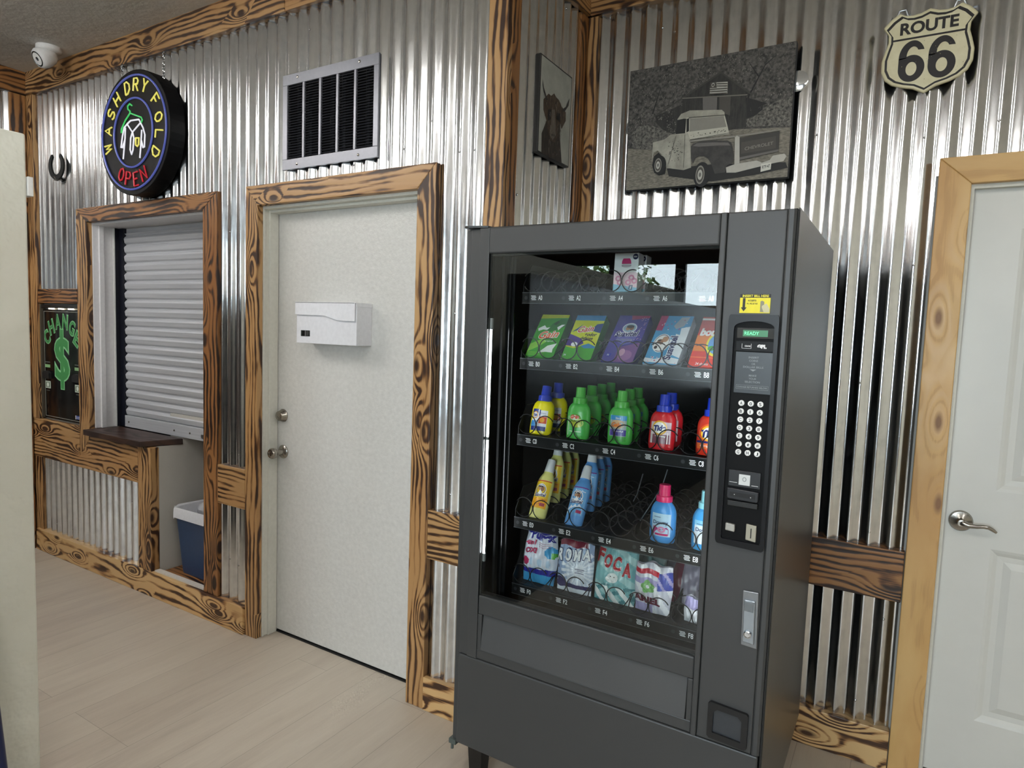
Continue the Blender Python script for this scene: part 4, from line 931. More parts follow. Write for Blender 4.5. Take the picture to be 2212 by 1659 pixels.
obj('instruction_plate', m, [P('2b3136', .3), P('8b9193', .5)], cp)
KEY, KT = P('f4f4f2', .35), P('202020', .5)
rows = ['A05', 'B16', 'C27', 'D38', 'E49', 'F*#', 'GHJ']
kb = None
for r_, row in enumerate(rows):
    for c_, ch in enumerate(row):
        x, z = -.3425+.02275*c_, 1.3825-.0208*r_
        m = MB().lathe([(.0072, MY-.0012), (.0072, MY-.0042), (.0062, MY-.005), (.0005, MY-.005)], 20, (x, 0, z), 'Y')
        kw_ = .0010 if ch == '1' else .0030; m.text(ch, XZ(MY-.0053), x-kw_, x+kw_, z-.0040, z+.0040, 1, .02)
        obj('key', m, [KEY, KT], cp)
obj('bill_plate', MB().box(-.362, -.284, MY-.006, MY-.0015, 1.169, 1.211), P('17181b', .4), cp, bevel=.001)
m = MB().box(-.336, -.309, MY-.0068, MY-.006, 1.175, 1.202, 0); m.disc(-.3225, 1.190, .005, .006, XZ(MY-.0072), 1, 16); m.disc(-.3225, 1.190, .003, .004, XZ(MY-.0075), 0, 16)
m.box(-.359, -.340, MY-.0068, MY-.006, 1.179, 1.180, 2); m.box(-.305, -.289, MY-.0068, MY-.006, 1.176, 1.177, 2)
obj('bill_sign', m, [P('cfd3d2', .4), P('8c9294', .4), P('e8e8e8', .5)], cp)
m = MB().prism([(-.362, 1.166), (-.285, 1.163), (-.285, 1.140), (-.289, 1.136), (-.358, 1.138), (-.362, 1.142)], MY-.016, MY-.0015, FX); bs = obj('bill_slot', m, P('1b1c20', .35), cp, bevel=.002)
obj('slot_mouth', MB().box(-.354, -.293, MY-.0168, MY-.0158, 1.145, 1.156, 0).box(-.3435, -.3415, MY-.0174, MY-.0167, 1.1495, 1.1515, 1).box(-.304, -.302, MY-.0174, MY-.0167, 1.1475, 1.1495, 1), [DBLACK, P('e8e8e8', .3)], bs)
obj('slot_lip', MB().box(-.361, -.286, MY-.010, MY-.0015, 1.118, 1.133), P('0a0a0a', .5), cp, bevel=.002)
obj('return_button', MB().prism([(-.361, 1.073), (-.338, 1.071), (-.338, 1.052), (-.361, 1.054)], MY-.012, MY-.0015, FX), P('a9a8a2', .35, .4), cp, bevel=.002)
cs = obj('coin_slot', MB().prism([(-.311, 1.078), (-.286, 1.076), (-.286, 1.034), (-.311, 1.037)], MY-.008, MY-.0015, FX), P('a39f90', .35, .3), cp, bevel=.0015)
obj('slot_mouth', MB().box(-.2995, -.2970, MY-.0088, MY-.0078, 1.043, 1.068), DBLACK, cs)
m = MB().box(-.362, -.290, MY-.0022, MY-.0002, 1.608, 1.646, 0); m.box(-.362, -.290, MY-.0024, MY-.0004, 1.646, 1.655, 1)
m.text('INSERT BILL HERE', XZ(MY-.0030), -.356, -.294, 1.6475, 1.6535, 2, .03)
m.box(-.355, -.349, MY-.0030, MY-.0022, 1.622, 1.645, 1); m.flat([(-.359, 1.622), (-.345, 1.622), (-.352, 1.612)], XZ(MY-.0026), 1)
m.text('ACCEPTS', XZ(MY-.0028), -.343, -.323, 1.637, 1.641, 1, .03); m.text('$1, $5, & $10', XZ(MY-.0028), -.345, -.320, 1.629, 1.633, 1, .03)
m.flat([(-.313, 1.611), (-.304, 1.611), (-.304, 1.636), (-.309, 1.639), (-.313, 1.637)], XZ(MY-.0028), 3)
m.flat([(-.304, 1.610), (-.291, 1.610), (-.291, 1.619), (-.298, 1.632), (-.303, 1.630), (-.309, 1.626), (-.309, 1.622)], XZ(MY-.0030), 4)
obj('bill_sticker', m, [P('e9dc1e', .45), P('181611', .5), P('f0e640', .5), P('8f8c74', .5), P('c9c39a', .5)], vm)

# ---- lock handle and coin return
m = MB().prism([(-.309, .905), (-.270, .907), (-.266, .760), (-.306, .762)], MY-.006, MY-.0005, FX); lh = obj('lock_handle', m, P('8b8e92', .3, .8), vm, bevel=.002)
obj('latch_bar', MB().prism([(-.3035, .884), (-.276, .885), (-.273, .772), (-.301, .774)], MY-.013, MY-.0062, FX), P('9ea6ae', .25, .8), lh, bevel=.002)
obj('finger_pull', MB().box(-.3005, -.279, MY-.0145, MY-.0132, .856, .881), P('7b8085', .3, .8), lh, bevel=.001)
obj('keyhole', MB().lathe([(.0095, MY-.013), (.0095, MY-.018), (.0075, MY-.0185), (.007, MY-.0165), (.003, MY-.0165), (.003, MY-.018), (.0005, MY-.018)], 20, (-.289, 0, .797), 'Y'), CHROME, lh, smooth=True)
m = MB(); co_, ci = [(-.376, .583), (-.370, .589), (-.279, .584), (-.2745, .579), (-.2745, .492), (-.280, .487), (-.370, .4905), (-.376, .496)], [(-.362, .562), (-.352, .572), (-.300, .570), (-.290, .560), (-.290, .505), (-.290, .504), (-.362, .507), (-.362, .508)]
vs = [(u, MY-.001, v) for u, v in co_] + [(u, MY-.010, v) for u, v in co_] + [(u, MY-.010, v) for u, v in ci] + [(u, MY+.0, v) for u, v in ci]
m.add(vs, [(r_*8+k, r_*8+(k+1) % 8, (r_+1)*8+(k+1) % 8, (r_+1)*8+k) for r_ in range(3) for k in range(8)])
cr_ = obj('coin_return', m, P('0c0c0e', .4), vm); obj('return_flap', MB().flat(ci, XZ(MY-.0035)), P('33373c', .3), cr_)

# ---- trays
ROWZ = {'A': 1.668, 'B': 1.461, 'C': 1.216, 'E': .945, 'F': .724}
COLX = [-.985, -.854, -.720, -.588, -.460]
TY0, TY1 = 1.795, 2.40
LT, LB = P('f2f2f2', .5), P('0d0e10', .3, spec=.3)
coil_me = None
def coil_mesh():
    m = MB(); r_, pts = .0315, []
    for q in range(8):
        for k in range(21):
            a = R(32 + 296*k/20); pts.append((r_*math.cos(a), .066*q, r_*math.sin(a)))
        if q < 7:
            for k in (1, 2, 3): a = R(328 + 64*k/4); pts.append((r_*math.cos(a), .066*(q+k/4), r_*math.sin(a)))
    m.tube(pts, .0017, 6); return m
for row, z in ROWZ.items():
    y0 = TY0
    m = MB(); m.box(-1.046, -.415, y0, TY1, z-.007, z-.003)
    m.prism([(y0-.002, z-.010), (y0-.002, z+.022), (y0+.045, z+.088), (TY1, z+.088), (TY1, z-.010)], -1.047, -1.0445, lambda a, b, d: (d, a, b))
    tr = obj('tray', m, P('0c0d0f', .4, spec=.2), vm)
    st = MB().box(-1.047, -.415, y0-.006, y0-.001, z-.036, z-.004, 0)
    st.box(-1.047, -.415, y0-.0075, y0-.006, z-.0045, z-.0025, 2); st.box(-1.047, -.415, y0-.0075, y0-.006, z-.038, z-.0365, 2)
    for i in range(5):
        x = COLX[i]; s_ = row+str(2*i)
        for k in range(4): st.box(x-.030+.002*(k % 2), x-.012-.002*((k+1) % 2), y0-.0068, y0-.006, z-.0145-.004*k, z-.0128-.004*k, 1)
        st.text(s_, XZ(y0-.0068), x-.004, x+.010, z-.027, z-.012, 1, .01)
        if i % 1 == 0: st.disc(x-.048, z-.020, .006, .006, XZ(y0-.0066), 3, 12)
    obj('price_rail', st, [LB, LT, P('55585c', .3, .6), P('2a2c30', .3)], tr)
    for i in range(4):
        xm = (COLX[i]+COLX[i+1])/2
        obj('divider', MB().prism([(y0+.045, z-.002), (y0+.045, z+.028), (y0+.12, z+.058), (TY1, z+.058), (TY1, z-.002)], xm-.001, xm+.001, lambda a, b, d: (d, a, b)), P('0a0b0c', .5, spec=.15), tr)
    for i in range(5):
        for sx in (-1, 1):
            xc = COLX[i]+sx*.0325; loc = Vector((xc, y0+.003, z+.0315))
            if coil_me is None:
                o = obj('coil', coil_mesh(), P('0e0e10', .3, .2, spec=.4), tr, smooth=True, origin=(0, 0, 0)); coil_me = o.data; coil_mod = True
            else:
                o = bpy.data.objects.new('coil', coil_me); COL.objects.link(o); o.parent = tr
            o.location = loc - ORG[tr.name]; o.scale = (sx, 1, 1)
# a loose cable hangs in the empty lane
obj('cable', MB().tube([(-.640, 1.84, .99), (-.62, 1.85, 1.03), (-.585, 1.86, 1.10), (-.575, 1.87, 1.15)], .0018, 6).tube([(-.66, 1.90, 1.12), (-.668, 1.88, 1.06), (-.672, 1.86, 1.04)], .0018, 6), P('50555a', .3, .5), vm)

# ================================================================== PRODUCTS
GLOSS = .28
def col(h): return P(h, GLOSS)
def lean_place(o, x, y, z, deg): o.location = (x, y, z); o.rotation_euler = (-R(deg), 0, 0)
def local(name, label, cat, group=None):
    t = thing(name, label, cat, (0, 0, 0), group); return t
def fr(eps): return lambda u, v, d=None: (u, -eps if d is None else d, v)
def wobble(cx, cy, r1, r2, n, k, seed=0):
    rr2 = random.Random(seed); return [(cx+(r1+r2*(j % 2))*math.cos(6.28318*j/n)*(1+.1*rr2.random()), cy+k*(r1+r2*(j % 2))*math.sin(6.28318*j/n)) for j in range(n)]

def carton(w, h, d, side): return MB().box(-w/2, w/2, 0, d, 0, h)
# --- dryer sheet cartons, second shelf
bw = .100
def mk_carton(label, h, front_fn, side, loc, lean, w=bw, d=.036, cat='box', group='cartons on the second shelf'):
    t = local('carton', label, cat, group)
    obj('box', carton(w, h, d, None), col(side), t, bevel=.0008)
    m, mats = front_fn(w, h); obj('front_print', m, mats, t)
    lean_place(t, *loc, lean); return t
def f_gain(w, h):
    m = MB(); a = w/2
    m.flat([(-a, 0), (a, 0), (a, h), (-a, h)], fr(.0004), 0)
    m.flat([(-a, h*.90), (a, h*.93), (a, h), (-a, h)], fr(.0007), 1); m.flat([(-a, .30*h), (-a*.2, .44*h), (.1*a, .36*h), (-a*.3, .25*h), (-a, .12*h)], fr(.0007), 5)
    m.flat([(-a, h*.55), (-.3*a, .60*h), (0, .78*h), (.5*a, .90*h), (a, .90*h), (a, .72*h), (.3*a, .62*h)], fr(.0006), 2)
    m.flat([(-.9*a, .66*h), (-.5*a, .74*h), (-.3*a, .68*h), (-.05*a, .70*h), (-.2*a, .63*h), (-.5*a, .64*h), (-.8*a, .60*h)], fr(.0009), 3)
    m.flat([(.45*a, .70*h), (.7*a, .76*h), (.95*a, .77*h), (.75*a, .70*h), (.6*a, .63*h)], fr(.0009), 3)
    m.flat([(-.2*a, .10*h), (.1*a, .2*h), (.3*a, .27*h), (.9*a, .33*h), (.75*a, .2*h), (.8*a, .12*h), (.3*a, .13*h)], fr(.0009), 3)
    m.flat([(.1*a, .78*h), (.35*a, .86*h), (.5*a, .82*h), (.3*a, .74*h)], fr(.0010), 6)
    m.text('Gain', fr(.0012), -.62*a, .80*a, .43*h, .62*h, 3, .07, slant=.2, rise=.010); m.text('Gain', fr(.0015), -.58*a, .76*a, .44*h, .61*h, 4, .02, slant=.2, rise=.010)
    m.text('original', fr(.0012), -.05*a, .55*a, .355*h, .39*h, 3, .01)
    for k in range(3): m.flat([(-a, .05*h+.03*h*k), (a*.3, .05*h+.03*h*k), (a*.3, .055*h+.03*h*k), (-a, .06*h+.03*h*k)], fr(.0010), 5)
    return m, [col('3f9a2e'), col('c4cc2a'), col('246f24'), col('f2f5ef'), col('e8601e'), col('8fcc4a'), col('1b4e1b')]
def f_gain2(w, h):
    m = MB(); a = w/2
    m.flat([(-a, 0), (a, 0), (a, h), (-a, h)], fr(.0004), 0)
    m.flat([(-a, .88*h), (a, .88*h), (a, h), (-a, h)], fr(.0007), 1)
    m.flat([(-a, .30*h), (-.2*a, .28*h), (.15*a, .36*h), (-.1*a, .46*h), (-.6*a, .52*h), (-a, .56*h)], fr(.0008), 2)
    m.flat([(.3*a, .66*h), (.6*a, .80*h), (a, .82*h), (a, .60*h), (.7*a, .62*h)], fr(.0008), 3)
    m.flat([(-a, 0), (a, 0), (a, .26*h), (.2*a, .32*h), (-.4*a, .24*h), (-a, .28*h)], fr(.0007), 4)
    m.flat([(0, .30*h), (.5*a, .36*h), (a, .30*h), (a, .26*h), (.3*a, .25*h)], fr(.0009), 1)
    m.disc(-.45*a, .33*h, .22*a, .05*h, fr(.0010), 6)
    m.flat([(-.95*a, .60*h), (-.5*a, .74*h), (-.35*a, .80*h), (-.55*a, .66*h)], fr(.0009), 3)
    m.text('Gain', fr(.0012), -.58*a, .52*a, .60*h, .76*h, 6, .07, slant=.2, rise=.008); m.text('Gain', fr(.0015), -.54*a, .49*a, .61*h, .75*h, 5, .02, slant=.2, rise=.008)
    m.text('+odor', fr(.0012), .02*a, .82*a, .52*h, .60*h, 7, .03, slant=.2); m.text('defense', fr(.0012), -.18*a, .66*a, .44*h, .51*h, 7, .03, slant=.2)
    m.text('34', fr(.0012), -.9*a, -.74*a, .07*h, .11*h, 6, .02)
    return m, [col('cdd32c'), col('3a86b8'), col('4a2f86'), col('22407e'), col('4aa52e'), col('d9502a'), col('f2f2f2'), col('241a20')]
def f_purple(w, h):
    m = MB(); a = w/2
    m.flat([(-a, 0), (a, 0), (a, h), (-a, h)], fr(.0004), 0)
    m.flat([(-.25*a, .30*h), (a, .42*h), (a, 0), (-.2*a, 0)], fr(.0006), 1); m.disc(.35*a, .14*h, .45*a, .11*h, fr(.0008), 2, 12); m.disc(.1*a, .2*h, .2*a, .08*h, fr(.0009), 5, 9)
    m.flat([(-.1*a, .90*h), (a, .95*h), (a, h), (-.2*a, h)], fr(.0007), 3)
    m.disc(0, .53*h, .62*a, .17*h, fr(.0007), 6, 20); m.disc(-.02*a, .72*h, .46*a, .11*h, fr(.0008), 4); m.disc(-.02*a, .72*h, .40*a, .09*h, fr(.0010), 7)
    m.disc(-.12*a, .71*h, .14*a, .045*h, fr(.0012), 8, 12); m.disc(.12*a, .72*h, .14*a, .05*h, fr(.0012), 9, 12); m.disc(0, .75*h, .25*a, .035*h, fr(.0013), 10, 12)
    m.text('Suavitel', fr(.0011), -.78*a, .66*a, .52*h, .66*h, 4, .10, slant=.15, rise=.006); m.text('Suavitel', fr(.0014), -.75*a, .63*a, .53*h, .65*h, 11, .03, slant=.15, rise=.006)
    m.text('complete', fr(.0011), -.58*a, .42*a, .43*h, .50*h, 4, .02, slant=.15); m.text('complete', fr(.0013), -.57*a, .41*a, .433*h, .497*h, 11, .0, slant=.15)
    m.flat([(-.82*a, .10*h), (-.50*a, .10*h), (-.50*a, .17*h), (-.82*a, .17*h)], fr(.0010), 12); m.text('32', fr(.0013), -.76*a, -.62*a, .12*h, .15*h, 4, .02)
    r5 = random.Random(2)
    for k in range(26): m.disc(r5.uniform(.35, .95)*a, r5.uniform(.4, .95)*h, .03*a, .009*h, fr(.0010), 5, 6)
    return m, [col('4a3f94'), col('7c4f8e'), col('a06aa4'), col('a03a68'), col('f0eef6'), col('d9a9c9'), col('6a66b4'), col('9db7cf'), col('b07a50'), col('8e5c3a'), col('2a1a1a'), col('1c1a58'), col('2f2a9c')]
def f_blue(w, h):
    m = MB(); a = w/2
    m.flat([(-a, 0), (a, 0), (a, h), (-a, h)], fr(.0004), 0)
    m.flat([(-a, .68*h), (-.62*a, .68*h), (-.55*a, h), (-a, h)], fr(.0006), 1)
    m.flat([(.1*a, .5*h), (.4*a, .46*h), (.3*a, .62*h), (.55*a, .60*h), (.5*a, .74*h), (a, .78*h), (a, .14*h), (.3*a, .22*h)], fr(.0006), 2)
    m.flat([(.0*a, .78*h), (.3*a, .97*h), (.8*a, .98*h), (.6*a, .78*h), (.2*a, .72*h)], fr(.0007), 3)
    m.flat([(-a, .12*h), (-.4*a, .10*h), (.2*a, .16*h), (a, .12*h), (a, .02*h), (-a, .04*h)], fr(.0007), 2)
    m.disc(-.35*a, .42*h, .50*a, .19*h, fr(.0008), 4); m.disc(-.35*a, .42*h, .46*a, .175*h, fr(.0009), 5, hole=.93); m.disc(-.20*a, .50*h, .18*a, .06*h, fr(.0010), 6, 14); m.disc(-.45*a, .44*h, .2*a, .06*h, fr(.0010), 7, 14); m.disc(-.55*a, .34*h, .24*a, .07*h, fr(.0011), 4, 12); m.disc(-.6*a, .33*h, .1*a, .035*h, fr(.0012), 8, 12); m.disc(-.52*a, .47*h, .1*a, .02*h, fr(.0012), 8, 12)
    rot = lambda eps: (lambda u, v, d=None: (.30*a-v, -eps, .08*h+u))
    m.text('Suavitel', rot(.0012), 0, .50*h, -.26*a, .26*a, 2, .10); m.text('Suavitel', rot(.0016), .003, .50*h-.003, -.22*a, .22*a, 5, .03)
    r5 = random.Random(8)
    for k in range(40): m.disc(r5.uniform(-.9, .9)*a, r5.choice((r5.uniform(.03, .14), r5.uniform(.7, .95)))*h, .035*a, .010*h, fr(.0010), (2, 9, 1)[k % 3], 6)
    return m, [col('4f9fd0'), col('b83a6c'), col('e6ecf2'), col('a9b1bc'), col('f4f2ee'), col('1a2058'), col('b98a68'), col('9a6a48'), col('2c1c16'), col('f0b8c8')]
def f_orange(w, h):
    m = MB(); a = w/2
    m.flat([(-a, 0), (a, 0), (a, h), (-a, h)], fr(.0004), 0)
    m.flat([(-a, .30*h), (-.3*a, .30*h), (-.2*a, .62*h), (-a, .62*h)], fr(.0006), 1); m.flat([(-a, .66*h), (a, .7*h), (a, h), (-a, h)], fr(.0006), 2); m.flat([(-a, .93*h), (a, .93*h), (a, .97*h), (-a, .97*h)], fr(.0008), 6)
    m.disc(.35*a, .46*h, .70*a, .26*h, fr(.0008), 3, 24); m.disc(.42*a, .46*h, .66*a, .22*h, fr(.0009), 4, 24); m.disc(.0*a, .36*h, .2*a, .05*h, fr(.0011), 5, 10)
    m.text('bounce', fr(.0014), -.85*a, .9*a, .60*h, .76*h, 6, .06, slant=.1)
    m.text('34 sheets', fr(.0012), -.6*a, .1*a, .03*h, .08*h, 6, .01)
    m.flat([(-a, .17*h), (a, .16*h), (a, .19*h), (-a, .19*h)], fr(.0009), 7)
    return m, [col('d8341e'), col('e07a20'), col('b84038'), col('e8dc3a'), col('5f9ad2'), col('3f9a38'), col('f4ece6'), col('f06a3a')]
zB = ROWZ['B']+.001
mk_carton('green carton of dryer sheets with a white leaf print, leftmost on the second shelf', .178, f_gain, '2f7f26', (-.990, 1.806, zB), 39)
mk_carton('yellow, blue and green carton of dryer sheets, second from left on the second shelf', .178, f_gain2, '2f7f26', (-.862, 1.806, zB), 39)
mk_carton('purple carton with a mauve flower, middle of the second shelf', .200, f_purple, '3a3480', (-.728, 1.806, zB), 45)
mk_carton('light blue carton with vertical lettering, fourth on the second shelf', .210, f_blue, 'b9c2cc', (-.597, 1.806, zB), 47)
mk_carton('red and orange carton at the right end of the second shelf', .200, f_orange, 'c03018', (-.466, 1.806, zB), 45)
# --- the small white box on the top shelf
def f_white(w, h):
    m = MB(); a = w/2
    m.flat([(-a, 0), (a, 0), (a, h), (-a, h)], fr(.0004), 0)
    m.flat([(-a, 0), (a, 0), (a, .10*h), (.2*a, .14*h), (-a, .20*h)], fr(.0007), 1); m.flat([(-a, .2*h), (-.3*a, .15*h), (.3*a, .12*h), (a, .10*h), (a, .5*h), (-a, .5*h)], fr(.0006), 2)
    m.flat([(-.38*a, .72*h), (.42*a, .72*h), (.38*a, .80*h), (.28*a, .86*h), (-.26*a, .86*h), (-.36*a, .80*h)], fr(.0008), 3); m.disc(.02*a, .68*h, .42*a, .06*h, fr(.0007), 4)
    m.disc(.74*a, .90*h, .22*a, .075*h, fr(.0009), 5); m.text('new', fr(.0012), .60*a, .88*a, .88*h, .92*h, 0, .02); m.text('blossom', fr(.0010), -.35*a, .4*a, .655*h, .69*h, 6, .0)
    for q in ((-.6, .34), (.5, .36), (.75, .28), (-.45, .24), (.25, .24)): m.disc(q[0]*a, q[1]*h, .26*a, .08*h, fr(.0009), 7, 8, .45)
    m.flat([(.28*a, .06*h), (.6*a, .04*h), (.66*a, .17*h), (.34*a, .17*h)], fr(.0010), 8); m.flat([(.42*a, .07*h), (.5*a, .07*h), (.56*a, .15*h), (.48*a, .15*h)], fr(.0012), 0)
    return m, [col('eef0f2'), col('8fc4e0'), col('f2d8e2'), col('c0246c'), col('cfc6cc'), col('20264c'), col('5a4a5a'), col('d890b0'), col('3f5a7c')]
for k, y in enumerate((1.815, 1.875)):
    mk_carton('small white box with pink cap drawing at the front of the top shelf' if k == 0 else 'small white box behind the front one on the top shelf', .113, f_white, 'e2e4e8', (-.716+.002*k, y, ROWZ['A']+.001), 3, w=.074, d=.042, group='small white boxes on the top shelf')

# --- bottles
def smooth_prof(pts, n=6):
    out = []
    for i in range(len(pts)-1):
        p0 = pts[max(0, i-1)]; p1 = pts[i]; p2 = pts[i+1]; p3 = pts[min(len(pts)-1, i+2)]
        for k in range(n):
            t_ = k/n; out.append(tuple(.5*((2*p1[j])+(-p0[j]+p2[j])*t_+(2*p0[j]-5*p1[j]+4*p2[j]-p3[j])*t_*t_+(-p0[j]+3*p1[j]-3*p2[j]+p3[j])*t_**3) for j in (0, 1)))
    out.append(pts[-1]); return out
def bottle(name, label, cat, group, body, cap, a, b, prof, capprof, mats_fn, oc=(0, 0, 0)):
    t = local(name, label, cat, group)
    pr = [(max(r_, .0005), z) for r_, z in smooth_prof(prof, 4)]
    # oval body: deeper taper of the depth than of the width
    obj('bottle_body', MB().lathe(pr, 32, (0, b, 0), sy=b/a), col(body), t, smooth=True)
    obj('cap', MB().lathe(capprof, 28, (0, b, 0), sy=1.0), col(cap), t, smooth=True)
    def fn(eps):
        def g(u, v, d=None):
            r_ = a
            for k in range(len(pr)-1):
                if pr[k][1] <= v <= pr[k+1][1] and pr[k+1][1] > pr[k][1]:
                    f = (v-pr[k][1])/(pr[k+1][1]-pr[k][1]); r_ = pr[k][0]+(pr[k+1][0]-pr[k][0])*f; break
            s_ = max(0.0, 1-(u/max(r_, 1e-4))**2)**.5
            return (u, b-(b/a)*r_*s_-eps, v)
        return g
    m, mats = mats_fn(fn); obj('label', m, mats, t)
    return t
DA, DB = .0385, .025
dprof = [(.0335, 0), (.0365, .003), (.0385, .02), (.0385, .066), (.0378, .086), (.0330, .101), (.0250, .110), (.0200, .114), (.0195, .116)]
dcap = [(.0225, .109), (.0225, .1250), (.0215, .1275), (.0165, .1285), (.0158, .1295), (.0150, .1590), (.0142, .1605), (.0005, .1605)]
def l_tideY(fn):
    m = MB(); m.patch(-.026, .027, .020, .078, fn(.0006), 0, 10, 6); m.patch(-.026, -.0035, .066, .082, fn(.0008), 1, 6, 2); m.patch(-.004, .0, .014, .08, fn(.0009), 0, 2, 4)
    m.patch(-.028, -.005, .024, .044, fn(.0008), 2, 6, 2); m.patch(.001, .026, .036, .058, fn(.0008), 3, 6, 2); m.patch(-.027, .026, .012, .026, fn(.0009), 1, 10, 2); m.patch(.0, .004, .06, .08, fn(.0009), 1, 2, 2)
    m.disc(-.0145, .062, .011, .012, fn(.0011), 4, 20); m.disc(-.0145, .062, .0085, .009, fn(.0013), 0, 20); m.text('Tide', fn(.0016), -.0225, -.0065, .0575, .0665, 1, .06, rise=.002)
    m.text('Simply', fn(.0011), .004, .022, .066, .071, 1, .0); m.disc(.012, .047, .008, .008, fn(.0011), 4, 12)
    return m, [col('e8e8ee'), col('1d2f80'), col('3f8ac8'), col('d8502a'), col('e8a020')]
def l_gain(fn):
    m = MB(); m.flat([(-.024, .045), (-.018, .070), (.0, .078), (.014, .072), (.024, .050), (.022, .042), (.0, .038)], fn(.0012), 0)
    m.disc(.006, .05, .020, .014, fn(.0014), 1, 14); m.disc(-.004, .066, .016, .008, fn(.0015), 5, 14); m.text('Gain', fn(.0018), -.018, .012, .062, .075, 2, .06, slant=.2, rise=.002); m.text('FLINGS', fn(.0017), -.014, .016, .052, .059, 3, .03)
    m.patch(-.027, .027, .012, .034, fn(.0006), 4, 10, 2); m.patch(-.018, .02, .022, .024, fn(.0009), 5, 6, 1); m.patch(-.027, -.024, .01, .07, fn(.0008), 5, 2, 4)
    return m, [col('6fae3a'), col('b9c83a'), col('d8503a'), col('1f4e1c'), col('4fb85a'), col('dff0d8')]
def l_gain2(fn):
    m = MB(); m.patch(-.026, .026, .016, .086, fn(.0006), 0, 10, 6); m.patch(-.026, .026, .072, .086, fn(.0008), 1, 10, 2); m.patch(-.026, .026, .026, .044, fn(.0009), 2, 10, 2); m.patch(-.026, .026, .010, .024, fn(.0009), 5, 10, 2)
    m.disc(.0, .060, .021, .013, fn(.0010), 6, 16); m.text('Gain', fn(.0014), -.020, .012, .052, .066, 3, .05, slant=.2, rise=.002); m.text('2in1', fn(.0012), -.008, .008, .075, .081, 4, .02); m.text('blissful', fn(.0013), -.010, .018, .037, .042, 4, .01)
    return m, [col('9aa8a8'), col('3a8fc8'), col('4a3f94'), col('e07a30'), col('f0f0f0'), col('3f9a3a'), col('d9b48a')]
def l_red(fn):
    m = MB(); m.patch(-.029, .030, .018, .080, fn(.0006), 0, 10, 6); m.patch(-.026, .027, .018, .044, fn(.0008), 4, 10, 3)
    m.disc(-.002, .063, .022, .021, fn(.0011), 2, 24); m.disc(-.002, .063, .0175, .0165, fn(.0013), 3, 24); m.text('Tide', fn(.0017), -.020, .017, .054, .071, 1, .05, slant=.1, rise=.003)
    m.patch(-.025, -.022, .018, .05, fn(.0010), 3, 2, 3); m.patch(.021, .024, .018, .05, fn(.0010), 3, 2, 3); m.text('+ Downy', fn(.0013), -.014, .018, .035, .042, 3, .02)
    return m, [col('d8c4cc'), col('1d2470'), col('e8b020'), col('f2efe8'), col('7c4a58')]
def l_red2(fn):
    m = MB(); m.disc(.004, .062, .032, .027, fn(.0008), 0, 24); m.disc(.004, .062, .027, .022, fn(.0010), 1, 24); m.disc(.004, .062, .021, .017, fn(.0012), 2, 24); m.text('Tide', fn(.0016), -.022, .028, .050, .072, 3, .05, slant=.1, rise=.003)
    m.patch(-.032, .032, .018, .034, fn(.0008), 4, 10, 2); m.patch(-.034, .034, .034, .040, fn(.0009), 3, 10, 1); m.text('Original', fn(.0012), -.022, .022, .022, .030, 2, .01)
    return m, [col('e8602a'), col('f0b828'), col('f2efe8'), col('1d2470'), col('e06a30')]
zC = ROWZ['C']+.001
GC = 'detergent bottles on the third shelf'
b = bottle('detergent_bottle', 'yellow detergent bottle with a blue cap at the front of the leftmost lane', 'bottle', GC, 'e6d800', '1f38b0', DA, DB, dprof, dcap, l_tideY); lean_place(b, -.987, 1.806, zC, 14)
dup(b, (-.984, 1.905, zC), 'yellow detergent bottle with a blue cap standing behind the front yellow one', rot=(-R(5), 0, 0))
b = bottle('detergent_bottle', 'all green detergent bottle at the front of the second lane', 'bottle', GC, '4caf4a', '48a83e', DA, DB, dprof, dcap, l_gain); lean_place(b, -.855, 1.808, zC, 5)
for k, w_ in enumerate(('second in line', 'third in line', 'fourth and last in line')):
    dup(b, (-.857-.002*k, 1.900+.085*k, zC), 'all green detergent bottle, %s in the second lane' % w_, rot=(-R(3), 0, 0))
b = bottle('detergent_bottle', 'green detergent bottle with a purple and blue label at the front of the third lane', 'bottle', GC, '4caf4a', '48a83e', DA, DB, dprof, dcap, l_gain2); lean_place(b, -.716, 1.808, zC, 4)
for k, w_ in enumerate(('second in line', 'last in line')):
    dup(b, (-.718, 1.880+.070*k, zC), 'green detergent bottle with a purple and blue label, %s in the third lane' % w_, rot=(-R(2), 0, 0))
b = bottle('detergent_bottle', 'red detergent bottle with a blue cap and pale label, fourth lane front', 'bottle', GC, 'c8202a', '1f38b0', DA, DB, dprof, dcap, l_red); lean_place(b, -.587, 1.808, zC, 7)
dup(b, (-.585, 1.872, zC), 'red detergent bottle with a blue cap behind the front red one', rot=(-R(3), 0, 0))
b = bottle('detergent_bottle', 'red detergent bottle with an orange and yellow round mark at the right end', 'bottle', GC, 'd03420', '1f3cc0', DA, DB, dprof, dcap, l_red2); lean_place(b, -.448, 1.808, zC, 6)
